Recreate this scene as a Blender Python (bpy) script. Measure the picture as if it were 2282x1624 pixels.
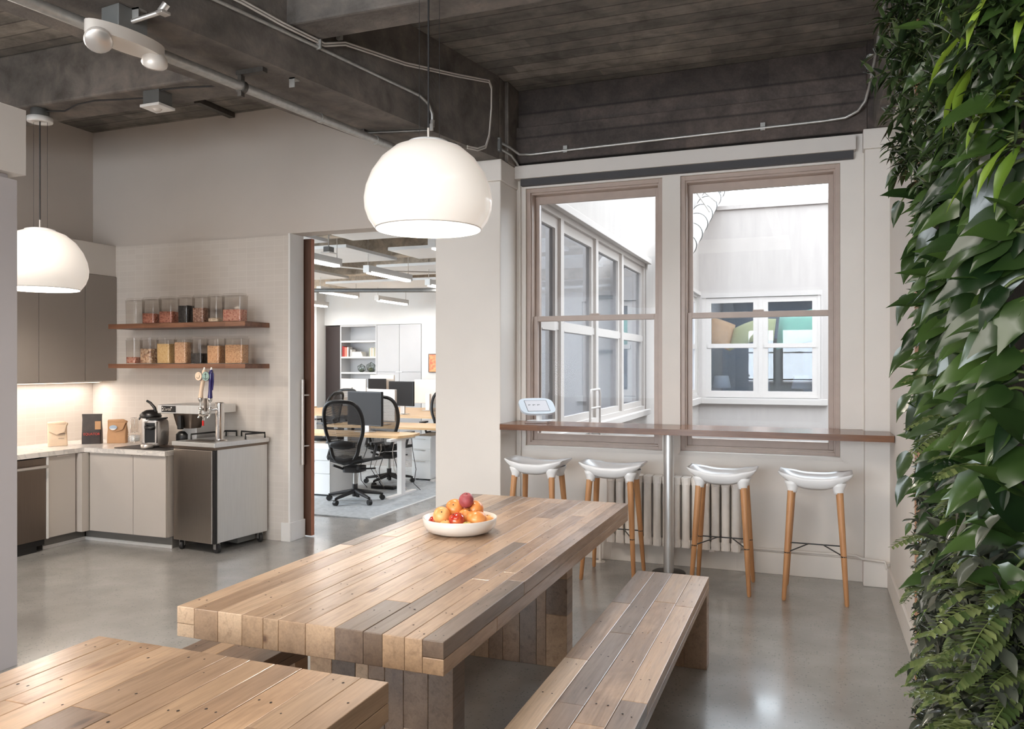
import bpy, math, random
from mathutils import Vector, Matrix
R = math.radians
S = bpy.context.scene
for o in list(bpy.data.objects): bpy.data.objects.remove(o)
# ---------------------------------------------------------------- camera, world, exposure
cam = bpy.data.cameras.new('camera'); cam.sensor_fit = 'HORIZONTAL'; cam.sensor_width = 36; cam.lens = 36*1771/2282
cam.clip_end = 200
co = bpy.data.objects.new('camera', cam); S.collection.objects.link(co)
co.location = (0, 0, 1.55); co.rotation_euler = (R(90), 0, math.atan(669/1771)); S.camera = co
S.view_settings.view_transform = 'Standard'; S.view_settings.look = 'None'; S.view_settings.gamma = 1
S.view_settings.use_curve_mapping = False; S.view_settings.exposure = 0.06
W = bpy.data.worlds.new('sky'); S.world = W; W.use_nodes = True
WN = W.node_tree; WN.nodes.clear()
wo = WN.nodes.new('ShaderNodeOutputWorld'); wb = WN.nodes.new('ShaderNodeBackground')
wb.inputs[0].default_value = (0.81, 0.905, 1.0, 1); wb.inputs[1].default_value = 10.0
WN.links.new(wb.outputs[0], wo.inputs[0])
def area(name, loc, rot, sx, sy, power, col, spread=180):
    l = bpy.data.lights.new(name, 'AREA'); l.shape = 'RECTANGLE'; l.size = sx; l.size_y = sy; l.energy = power; l.color = col
    l.spread = R(spread)
    o = bpy.data.objects.new(name, l); o.location = loc; o.rotation_euler = rot; S.collection.objects.link(o); return o
WARM = (1.0, 0.92, 0.84); NEUT = (1.0, 0.965, 0.93); COOL = (0.80, 0.89, 1.0)
# unseen fill lamps added to brighten the room from behind the camera and overhead
area('rear_fill_light', (-2.6, -4.3, 1.9), (R(90), 0, 0), 5.5, 2.4, 125, NEUT)
area('ceiling_fill_light', (-1.5, 0.6, 3.3), (0, 0, 0), 2.4, 1.4, 62, WARM)
area('ceiling_fill_light', (-4.6, 3.1, 3.3), (0, 0, 0), 1.2, 0.6, 48, WARM)
for x in (-1.65, -.38):   # sampling portals for the sky seen through the courtyard windows (they give no light of their own)
    p = area('window_portal', (x, 6.50, 1.94), (R(-90), 0, 0), 1.1, 2.1, 1, (1, 1, 1)); p.data.cycles.is_portal = True
# ---------------------------------------------------------------- helpers
def lin(c):
    c /= 255.0
    return c/12.92 if c <= 0.04045 else ((c+0.055)/1.055)**2.4
def C3(r, g, b): return (lin(r), lin(g), lin(b), 1)
class NT:
    def __init__(s, name):
        s.m = bpy.data.materials.new(name); s.m.use_nodes = True; s.t = s.m.node_tree; s.t.nodes.clear()
        s.out = s.n('ShaderNodeOutputMaterial'); s.p = s.n('ShaderNodeBsdfPrincipled'); s.l(s.p.outputs[0], s.out.inputs[0])
    def n(s, t, **k):
        x = s.t.nodes.new(t)
        for a, v in k.items(): setattr(x, a, v)
        return x
    def l(s, a, b): s.t.links.new(a, b)
    def set(s, **k):
        for a, v in k.items(): s.p.inputs[a.replace('_', ' ')].default_value = v
    def co(s, kind='Object', scale=(1, 1, 1)):
        tc = s.n('ShaderNodeTexCoord'); mp = s.n('ShaderNodeMapping'); mp.inputs['Scale'].default_value = scale
        s.l(tc.outputs[kind], mp.inputs[0]); return mp.outputs[0]
    def noise(s, vec, scale=5, detail=4, rough=.5, dist=0):
        x = s.n('ShaderNodeTexNoise'); x.inputs['Scale'].default_value = scale; x.inputs['Detail'].default_value = detail
        x.inputs['Roughness'].default_value = rough; x.inputs['Distortion'].default_value = dist
        s.l(vec, x.inputs['Vector']); return x.outputs['Fac']
    def ramp(s, fac, stops):
        x = s.n('ShaderNodeValToRGB'); e = x.color_ramp.elements; f = lambda c: c if len(c) == 4 else (*c, 1)
        e[0].position = stops[0][0]; e[0].color = f(stops[0][1]); e[-1].position = stops[-1][0]; e[-1].color = f(stops[-1][1])
        for p, c in stops[1:-1]: q = e.new(p); q.color = f(c)
        s.l(fac, x.inputs[0]); return x.outputs[0]
    def mix(s, fac, a, b, mode='MIX'):
        x = s.n('ShaderNodeMix', data_type='RGBA', blend_type=mode)
        for i, v in ((0, fac), (6, a), (7, b)):
            if hasattr(v, 'is_linked'): s.l(v, x.inputs[i])
            else: x.inputs[i].default_value = v
        return x.outputs[2]
    def math(s, op, a, b=None):
        x = s.n('ShaderNodeMath', operation=op)
        for i, v in ((0, a), (1, b)):
            if v is None: continue
            if hasattr(v, 'is_linked'): s.l(v, x.inputs[i])
            else: x.inputs[i].default_value = v
        return x.outputs[0]
    def bump(s, h, st=.3, dist=.01):
        x = s.n('ShaderNodeBump'); x.inputs['Strength'].default_value = st; x.inputs['Distance'].default_value = dist
        s.l(h, x.inputs['Height']); s.l(x.outputs[0], s.p.inputs['Normal'])
def plain(name, col, rough=.5, metal=0, var=.04, vs=6, bump=0, **k):
    t = NT(name); v = t.co(); f = t.noise(v, vs, 3)
    a = tuple(max(0, c*(1-var)) for c in col[:3])+(1,); b = tuple(min(1, c*(1+var)) for c in col[:3])+(1,)
    t.l(t.ramp(f, [(.3, a), (.7, b)]), t.p.inputs['Base Color']); t.set(Roughness=rough, Metallic=metal, **k)
    if bump: t.bump(t.noise(v, vs*8, 3), bump, .004)
    return t.m
def emis(name, col, st, base=None):
    t = NT(name); t.set(Base_Color=base or col, Emission_Color=col, Emission_Strength=st, Roughness=.4); return t.m
M = {}
M['plaster'] = plain('plaster_white', C3(226, 219, 211), .6, 0, .02, 3, .08)
M['wallpaint'] = plain('wall_paint_grey', C3(200, 190, 181), .65, 0, .02, 2, .05)
M['white_gloss'] = plain('painted_white', C3(232, 229, 225), .35, 0, .02, 5)
M['cupboard'] = plain('cupboard_pale_grey', C3(194, 195, 197), .5, 0, .015, 4)
M['officewhite'] = plain('office_white', C3(228, 228, 226), .5, 0, .015, 4)
M['ext_white'] = None
M['taupe'] = plain('taupe_window_paint', C3(174, 155, 143), .4, 0, .05, 9, .05)
M['lam_up'] = plain('laminate_grey_upper', C3(148, 139, 132), .45, 0, .015, 3)
M['lam_lo'] = plain('laminate_grey_lower', C3(196, 188, 180), .4, 0, .015, 3)
M['lam_panel'] = plain('laminate_pale_grey', C3(186, 180, 180), .4, 0, .015, 3)
M['fascia'] = plain('fascia_white', C3(212, 205, 198), .5, 0, .015, 3)
M['blind'] = plain('blind_dark', C3(62, 60, 62), .6, 0, .05, 5)
M['black'] = plain('black_plastic', C3(26, 25, 25), .35, 0, .1, 9)
M['blackmatte'] = plain('black_matte', C3(34, 32, 31), .7, 0, .1, 9)
M['rubber'] = plain('dark_rubber', C3(44, 42, 42), .6, 0, .1, 9)
M['toe'] = plain('toe_kick_grey', C3(120, 116, 112), .5, 0, .03, 3)
M['chrome'] = plain('chrome', C3(225, 223, 220), .08, 1, .01, 3)
M['galv'] = plain('galvanised_steel', C3(176, 174, 170), .38, .6, .12, 30)
M['rust'] = plain('dull_steel', C3(96, 92, 88), .5, .8, .15, 30)
M['alu'] = plain('aluminium', C3(214, 208, 202), .32, .75, .02, 6)
M['aluw'] = plain('aluminium_white', C3(220, 212, 203), .35, .2, .02, 6)
M['seat_white'] = plain('seat_white_plastic', C3(240, 240, 240), .28, 0, .01, 6)
M['bowl'] = plain('bowl_ceramic', C3(238, 229, 218), .25, 0, .01, 6)
M['cable_w'] = plain('cable_white', C3(205, 198, 190), .5, 0, .03, 9)
M['paperk'] = plain('kraft_paper', C3(196, 152, 112), .8, 0, .06, 12, .25)
M['paperl'] = plain('pale_paper', C3(226, 200, 172), .8, 0, .05, 12, .25)
M['bagblack'] = plain('black_foil_bag', C3(52, 42, 38), .45, 0, .3, 14, .4)
M['red'] = plain('red_plastic', C3(188, 24, 22), .35)
M['redtext'] = plain('red_print', C3(214, 72, 58), .6)
M['darkprint'] = plain('dark_print', C3(92, 76, 68), .7)
M['blueg'] = plain('sticker_blue', C3(170, 188, 206), .5)
M['whitep'] = plain('white_print', C3(238, 236, 232), .5)
M['navy'] = plain('navy_enamel', C3(28, 20, 92), .12, 0, .05, 9, Coat_Weight=.6)
M['cream'] = plain('cream_enamel', C3(232, 204, 176), .2, 0, .03, 9, Coat_Weight=.4)
M['mint'] = plain('mint_enamel', C3(150, 176, 166), .3)
M['mat'] = plain('dark_mat', C3(46, 42, 40), .55)
M['concrete_dark'] = None
M['chairmesh'] = None
M['carpet'] = plain('grey_blue_rug', C3(178, 182, 184), .95, 0, .14, 22, .5)
M['brownedge'] = plain('brown_red_wood', C3(128, 72, 50), .4, 0, .1, 12)
M['darkbrown'] = plain('dark_brown_panel', C3(48, 34, 30), .5)
M['screen'] = plain('dark_screen', C3(30, 27, 26), .45, 0, .05, 3, 0, Specular_IOR_Level=.2)
M['greyconn'] = plain('grey_box', C3(112, 112, 110), .5, .3, .06, 12)
M['glasspane'] = None
def brushed(name, col, rough, vert=True):
    t = NT(name); v = t.co('Object', (60, 60, 1.5) if vert else (1.5, 1.5, 60))
    f = t.noise(v, 3, 4); t.l(t.ramp(f, [(.3, tuple(c*.95 for c in col[:3])), (.7, tuple(min(1, c*1.03) for c in col[:3]))]), t.p.inputs['Base Color'])
    t.set(Metallic=1, Roughness=rough); t.bump(f, .06, .002); return t.m
M['steel'] = brushed('brushed_steel', C3(176, 168, 160), .30)
M['steel_lt'] = brushed('brushed_steel_light', C3(226, 227, 227), .45)  # paler base paints in window light reflected on the dispenser's side
M['steel_dk'] = brushed('brushed_steel_dark', C3(128, 116, 106), .34)
def concrete(name, base, boards=None, contrast=.35, bump=.5):
    """boards = (axis, width) board-formed marks"""
    t = NT(name); v = t.co(); big = t.noise(v, 1.1, 5, .6); mid = t.noise(v, 5, 6, .65, .4); fine = t.noise(v, 40, 4, .6)
    k = contrast
    col = t.ramp(big, [(.25, tuple(c*(1-k) for c in base[:3])), (.5, base), (.78, tuple(c*(1+k) for c in base[:3]))])
    m2 = t.ramp(mid, [(.32, (.50, .48, .46)), (.5, (1, 1, 1)), (.68, (1.5, 1.44, 1.38))])
    col = t.mix(.8, col, m2, 'MULTIPLY'); h = t.math('ADD', t.math('MULTIPLY', mid, .5), t.math('MULTIPLY', fine, .2))
    if boards:
        ax, w = boards; sx = t.n('ShaderNodeSeparateXYZ'); t.l(v, sx.inputs[0]); a = sx.outputs[ax]
        wob = t.math('MULTIPLY', t.math('SUBTRACT', t.noise(v, 2.2, 2), .5), .012)
        q = t.math('DIVIDE', t.math('ADD', a, wob), w); idx = t.math('FLOOR', q); fr = t.math('FRACT', q)
        wn = t.n('ShaderNodeTexWhiteNoise', noise_dimensions='2D'); cb = t.n('ShaderNodeCombineXYZ'); t.l(idx, cb.inputs[0])
        other = sx.outputs[0 if ax else 1]
        oi = t.math('FLOOR', t.math('ADD', t.math('DIVIDE', other, 2.3), t.math('MULTIPLY', idx, .37))); t.l(oi, cb.inputs[1]); t.l(cb.outputs[0], wn.inputs[0])
        bc = t.ramp(wn.outputs[0], [(0, (.62, .62, .62)), (1, (1.42, 1.40, 1.36))]); col = t.mix(.75, col, bc, 'MULTIPLY')
        e = t.math('MINIMUM', fr, t.math('SUBTRACT', 1, fr)); jn = t.ramp(e, [(.0, (.22, .2, .19)), (.07, (1, 1, 1))]); col = t.mix(.85, col, jn, 'MULTIPLY')
        grain = t.noise(t.co('Object', (1.2, 22, 22) if ax == 1 else (22, 1.2, 22)), 3, 4); col = t.mix(.35, col, t.ramp(grain, [(.3, (.6, .6, .6)), (.7, (1.3, 1.3, 1.3))]), 'MULTIPLY')
        h = t.math('ADD', h, t.math('MULTIPLY', wn.outputs[0], .8))
    # pale lime stains with a shape of their own
    st = t.noise(t.co('Object', (1, 1, 1)), 9, 6, .7, 1.5); sm = t.ramp(st, [(.66, (0, 0, 0)), (.74, (1, 1, 1))])
    col = t.mix(t.math('MULTIPLY', sm, .28), col, (base[0]*2.2, base[1]*2.1, base[2]*2.0, 1))
    t.l(col, t.p.inputs['Base Color']); t.set(Roughness=.75); t.bump(h, bump, .02); return t.m
M['slab'] = concrete('slab_concrete', C3(118, 113, 107), (1, .145), .5)
M['beam'] = concrete('beam_concrete', C3(106, 99, 93), None, .55)
M['beam_w'] = concrete('spandrel_concrete', C3(74, 65, 61), (2, .21), .5)
M['office_slab'] = concrete('office_concrete', C3(172, 160, 146), (1, .3), .2)
M['office_beam'] = concrete('office_beam_concrete', C3(178, 166, 150), None, .2)
def floor_mat():
    t = NT('polished_concrete'); v = t.co(); big = t.noise(v, .6, 4, .55); mid = t.noise(v, 4, 4, .55)
    col = t.ramp(big, [(.3, C3(140, 137, 132)), (.52, C3(154, 151, 146)), (.75, C3(168, 165, 160))])
    col = t.mix(.8, col, t.ramp(mid, [(.3, (.84, .84, .84)), (.7, (1.10, 1.10, 1.10))]), 'MULTIPLY')
    vo = t.n('ShaderNodeTexVoronoi'); vo.inputs['Scale'].default_value = 95; t.l(v, vo.inputs['Vector']); s = t.n('ShaderNodeSeparateColor'); t.l(vo.outputs['Color'], s.inputs[0])
    spot = t.math('MULTIPLY', t.math('LESS_THAN', vo.outputs['Distance'], .42), t.math('LESS_THAN', s.outputs[0], .14)); tone = t.ramp(s.outputs[1], [(0, C3(92, 96, 104)), (.6, C3(112, 110, 108)), (1, C3(178, 174, 168))])
    col = t.mix(t.math('MULTIPLY', spot, .55), col, tone)
    t.l(col, t.p.inputs['Base Color']); t.l(t.ramp(mid, [(.3, (.17,)*3), (.7, (.27,)*3)]), t.p.inputs['Roughness']); t.set(Coat_Weight=.35, Coat_Roughness=.12, Specular_IOR_Level=.6); return t.m
M['floor'] = floor_mat()
def tile_mat(axis='x'):
    t = NT('stacked_tile_'+axis); tc = t.n('ShaderNodeTexCoord'); sx = t.n('ShaderNodeSeparateXYZ'); t.l(tc.outputs['Object'], sx.inputs[0])
    cb = t.n('ShaderNodeCombineXYZ'); t.l(sx.outputs[0 if axis == 'x' else 1], cb.inputs[0]); t.l(sx.outputs[2], cb.inputs[1])
    b = t.n('ShaderNodeTexBrick'); b.offset = 0; b.inputs['Scale'].default_value = 1; b.inputs['Brick Width'].default_value = .1; b.inputs['Row Height'].default_value = .052
    b.inputs['Mortar Size'].default_value = .0022; b.inputs['Color1'].default_value = C3(212, 203, 194); b.inputs['Color2'].default_value = C3(208, 199, 190); b.inputs['Mortar'].default_value = C3(217, 209, 200)
    t.l(cb.outputs[0], b.inputs['Vector']); t.l(b.outputs['Color'], t.p.inputs['Base Color']); t.set(Roughness=.22)
    t.bump(t.math('SUBTRACT', 1, b.outputs['Fac']), .1, .002); return t.m
M['tile_x'] = tile_mat('x'); M['tile_y'] = tile_mat('y')
def marble():
    t = NT('marble_counter'); v = t.co(); n = t.noise(v, 3, 8, .7, 1.8)
    t.l(t.ramp(n, [(.40, C3(232, 226, 219)), (.48, C3(206, 201, 196)), (.52, C3(232, 226, 219))]), t.p.inputs['Base Color']); t.set(Roughness=.2); return t.m
M['marble'] = marble()
def wood(name, dark, light, axis=1, rough=.38, scale=1.0, pl=None, bumpst=.12):
    t = NT(name); sc = [14, 14, 14]; sc[axis] = 1.1; v = t.co('Object', tuple(s*scale for s in sc)); g = t.noise(v, 1.6, 6, .62, .5)
    col = t.ramp(g, [(.28, dark), (.72, light)])
    if pl:
        pa, pw, length = pl; s = t.n('ShaderNodeSeparateXYZ'); t.l(t.co(), s.inputs[0]); i = t.math('FLOOR', t.math('DIVIDE', s.outputs[pa], pw))
        j = t.math('FLOOR', t.math('ADD', t.math('DIVIDE', s.outputs[axis], length), t.math('MULTIPLY', i, .413))); cb = t.n('ShaderNodeCombineXYZ'); t.l(i, cb.inputs[0]); t.l(j, cb.inputs[1])
        wn = t.n('ShaderNodeTexWhiteNoise', noise_dimensions='2D'); t.l(cb.outputs[0], wn.inputs[0])
        col = t.mix(.8, col, t.ramp(wn.outputs[0], [(0, (.72, .70, .68)), (1, (1.2, 1.18, 1.15))]), 'MULTIPLY')
    t.l(col, t.p.inputs['Base Color']); t.set(Roughness=rough); t.bump(g, bumpst, .003); return t.m
M['walnut'] = wood('walnut_counter', C3(92, 58, 38), C3(136, 92, 62), 0, .2, 1, (1, .05, .7))
M['shelfwood'] = wood('walnut_shelf', C3(92, 60, 44), C3(140, 98, 74), 0, .4, 1, (1, .06, .45))
M['doorwood'] = wood('door_walnut', C3(76, 50, 38), C3(98, 68, 52), 2, .42)
M['dooredge'] = wood('door_edge', C3(150, 92, 66), C3(168, 108, 80), 2, .45)
M['legwood'] = wood('oak_leg', C3(172, 118, 76), C3(204, 154, 106), 2, .42)
M['desktop'] = wood('birch_desktop', C3(206, 166, 120), C3(228, 192, 146), 0, .4)
M['framewood'] = wood('pale_frame_wood', C3(158, 112, 78), C3(186, 140, 104), 2, .5)
def plankmat():
    """reclaimed boards: per-board tint is stored on the mesh"""
    t = NT('reclaimed_boards'); a = t.n('ShaderNodeAttribute', attribute_name='tint'); s = t.n('ShaderNodeSeparateColor'); t.l(a.outputs['Color'], s.inputs[0])
    off = t.n('ShaderNodeCombineXYZ'); t.l(t.math('MULTIPLY', s.outputs[0], 37), off.inputs[0]); t.l(t.math('MULTIPLY', s.outputs[1], 53), off.inputs[1]); t.l(t.math('MULTIPLY', s.outputs[0], 11), off.inputs[2])
    def vec(sc):
        ad = t.n('ShaderNodeVectorMath', operation='ADD'); t.l(t.co('Object', sc), ad.inputs[0]); t.l(off.outputs[0], ad.inputs[1]); return ad.outputs[0]
    g = t.noise(vec((16, 1.3, 16)), 2.2, 7, .65, .6); g2 = t.noise(vec((70, 3, 70)), 2.0, 3, .6); blot = t.noise(vec((3, 1.6, 3)), 1.6, 4, .6, .5)
    base = t.ramp(s.outputs[0], [(0, C3(104, 86, 72)), (.18, C3(132, 110, 92)), (.34, C3(164, 134, 107)), (.55, C3(183, 152, 121)), (.75, C3(198, 164, 131)), (1, C3(208, 181, 152))])
    col = t.mix(.85, base, t.ramp(g, [(.27, (.62, .58, .54)), (.48, (1, 1, 1)), (.72, (1.14, 1.13, 1.10))]), 'MULTIPLY')
    col = t.mix(.5, col, t.ramp(g2, [(.35, (.78, .76, .74)), (.6, (1.06, 1.06, 1.06))]), 'MULTIPLY')
    col = t.mix(t.math('MULTIPLY', s.outputs[1], .9), col, t.mix(1.0, col, t.ramp(blot, [(.35, (.62, .56, .52)), (.62, (1.1, 1.06, 1.02))]), 'MULTIPLY'))
    vo = t.n('ShaderNodeTexVoronoi'); vo.inputs['Scale'].default_value = 1.0; t.l(vec((7, 2.6, 7)), vo.inputs['Vector'])
    kn = t.ramp(vo.outputs['Distance'], [(.05, (.30, .2, .15)), (.09, (.75, .66, .6)), (.13, (1, 1, 1))]); col = t.mix(.85, col, kn, 'MULTIPLY')
    t.l(col, t.p.inputs['Base Color']); t.l(t.ramp(g, [(.3, (.42,)*3), (.7, (.27,)*3)]), t.p.inputs['Roughness']); t.set(Coat_Weight=.45, Coat_Roughness=.22)
    t.bump(t.math('ADD', g, t.math('MULTIPLY', g2, .4)), .22, .003); return t.m
M['plank'] = plankmat()
M['hole'] = plain('nail_hole', C3(40, 30, 24), .8)
def ext_mat(name, col, streak=.05):
    t = NT(name); n = t.noise(t.co('Object', (6, 6, .7)), 1.5, 5, .6)
    t.l(t.ramp(n, [(.3, tuple(c*(1-streak) for c in col[:3])), (.7, tuple(min(1, c*(1+streak)) for c in col[:3]))]), t.p.inputs['Base Color']); t.set(Roughness=.8); return t.m
M['ext_white'] = ext_mat('courtyard_render', C3(168, 160, 154))
M['ext_grey'] = ext_mat('courtyard_render_grey', C3(166, 158, 153))
M['ext_trim'] = ext_mat('courtyard_trim', C3(178, 170, 164), .02)
M['deck'] = ext_mat('courtyard_deck', C3(126, 124, 121), .08)
def glass(name, tint=(1, 1, 1, 1), f0=.04, f1=.7, power=4.0, rough=0.0):
    """thin clear sheet: transparent with a reflection that grows towards grazing angles (same from both sides)"""
    t = NT(name); tr = t.n('ShaderNodeBsdfTransparent'); tr.inputs[0].default_value = tint; gl = t.n('ShaderNodeBsdfGlossy'); gl.inputs['Roughness'].default_value = rough
    lw = t.n('ShaderNodeLayerWeight'); lw.inputs['Blend'].default_value = .5; f = t.math('ADD', t.math('MULTIPLY', t.math('POWER', lw.outputs['Facing'], power), f1), f0)
    mx = t.n('ShaderNodeMixShader'); t.l(f, mx.inputs[0]); t.l(tr.outputs[0], mx.inputs[1]); t.l(gl.outputs[0], mx.inputs[2]); t.l(mx.outputs[0], t.out.inputs[0]); t.t.nodes.remove(t.p); return t.m
M['pane'] = glass('window_glass', (.985, .99, .99, 1), .004, .3, 5)
M['pane_ext'] = glass('courtyard_glass', (.80, .84, .90, 1), .05, .7, 2.4)
M['jar'] = glass('clear_plastic', (.955, .945, .935, 1), .03, .45, 3, .06)
M['terr'] = glass('terrarium_glass', (.9, .94, .92, 1), .06, .5, 3)
def meshfab():
    t = NT('woven_mesh'); v = t.co('Object', (1, 1, 1)); s = t.n('ShaderNodeSeparateXYZ'); t.l(v, s.inputs[0])
    a = t.math('FRACT', t.math('MULTIPLY', s.outputs[2], 110)); k = t.math('GREATER_THAN', a, .42)
    tr = t.n('ShaderNodeBsdfTransparent'); mx = t.n('ShaderNodeMixShader'); t.set(Base_Color=C3(52, 47, 44), Roughness=.6)
    t.l(t.math('ADD', t.math('MULTIPLY', k, .45), .42), mx.inputs[0]); t.l(tr.outputs[0], mx.inputs[1]); t.l(t.p.outputs[0], mx.inputs[2]); t.l(mx.outputs[0], t.out.inputs[0]); return t.m
M['chairmesh'] = meshfab()
def grain(name, cols, scale=90):
    t = NT(name); vo = t.n('ShaderNodeTexVoronoi'); vo.inputs['Scale'].default_value = scale; t.l(t.co(), vo.inputs['Vector'])
    s = t.n('ShaderNodeSeparateColor'); t.l(vo.outputs['Color'], s.inputs[0]); n = len(cols)
    t.l(t.ramp(s.outputs[0], [(i/(n-1), c) for i, c in enumerate(cols)]), t.p.inputs['Base Color']); t.set(Roughness=.7); t.bump(vo.outputs['Distance'], .8, .006); return t.m
M['g_red'] = grain('red_granola', [C3(176, 104, 84), C3(206, 142, 118), C3(150, 84, 68)])
M['g_pink'] = grain('pink_flakes', [C3(206, 142, 120), C3(226, 172, 148), C3(180, 96, 80)])
M['g_black'] = grain('black_grain', [C3(36, 34, 33), C3(54, 50, 48), C3(26, 24, 24)])
M['g_brown'] = grain('brown_grain', [C3(132, 92, 76), C3(158, 118, 98), C3(196, 160, 140)])
M['g_cream'] = grain('cream_powder', [C3(218, 194, 166), C3(226, 204, 178), C3(210, 186, 158)])
M['g_mix'] = grain('nut_mix', [C3(222, 186, 150), C3(128, 82, 62), C3(236, 210, 180), C3(176, 128, 96)], 60)
M['g_yel'] = grain('yellow_grain', [C3(228, 190, 132), C3(238, 206, 150), C3(214, 172, 112)], 160)
M['g_tan'] = grain('tan_flakes', [C3(216, 168, 130), C3(230, 190, 152), C3(196, 146, 110)], 120)
M['g_oat'] = grain('oat_flakes', [C3(214, 162, 118), C3(228, 184, 140), C3(190, 138, 98)], 110)
def fruit(name, a, b, c=None, rough=.35, coat=.2):
    t = NT(name); n = t.noise(t.co('Object', (14, 14, 14)), 1.2, 3, .5, .4)
    st = [(.32, a), (.68, b)] if c is None else [(.3, a), (.5, b), (.7, c)]
    t.l(t.ramp(n, st), t.p.inputs['Base Color']); t.set(Roughness=rough, Coat_Weight=coat, Coat_Roughness=.15, Subsurface_Weight=.05); return t.m
M['f_or'] = fruit('apricot_skin', C3(228, 128, 54), C3(244, 172, 98))
M['f_or2'] = fruit('apricot_pale_skin', C3(236, 156, 78), C3(250, 200, 132))
M['f_red'] = fruit('plum_red_skin', C3(160, 30, 22), C3(190, 52, 34), C3(232, 132, 70), .12, .6)
M['f_pl'] = fruit('plum_dusky_skin', C3(142, 58, 60), C3(188, 96, 100), None, .5, 0)
M['f_yg'] = fruit('yellow_plum_skin', C3(190, 178, 96), C3(226, 196, 120))
def leafmat(name, a, b, rough=.3, trans=.25):
    t = NT(name); at = t.n('ShaderNodeAttribute', attribute_name='tint'); s = t.n('ShaderNodeSeparateColor'); t.l(at.outputs['Color'], s.inputs[0])
    n = t.noise(t.co(), 14, 3); f = t.math('ADD', t.math('MULTIPLY', s.outputs[0], .75), t.math('MULTIPLY', n, .25)); c = t.ramp(f, [(.1, a), (.9, b)])
    t.l(c, t.p.inputs['Base Color']); t.set(Roughness=rough, Coat_Weight=.15)
    tl = t.n('ShaderNodeBsdfTranslucent'); t.l(c, tl.inputs[0]); mx = t.n('ShaderNodeMixShader'); mx.inputs[0].default_value = trans
    t.l(t.p.outputs[0], mx.inputs[1]); t.l(tl.outputs[0], mx.inputs[2]); t.l(mx.outputs[0], t.out.inputs[0]); return t.m
M['lf_big'] = leafmat('philodendron_leaf', C3(24, 42, 20), C3(64, 86, 38), .24, .12)
M['lf_small'] = leafmat('umbrella_leaf', C3(26, 38, 22), C3(70, 88, 50), .25, .12)
M['lf_dark'] = leafmat('dusky_leaf', C3(36, 42, 34), C3(96, 98, 84), .22, .1)
M['lf_lime'] = leafmat('lime_leaf', C3(78, 110, 36), C3(150, 176, 62), .35, .4)
M['lf_fern'] = leafmat('fern_leaf', C3(66, 88, 44), C3(138, 148, 92), .5, .3)
M['stem'] = plain('green_stem', C3(92, 104, 52), .5)
M['soil'] = plain('planting_felt', C3(34, 30, 24), .95, 0, .3, 12, .5)
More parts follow.
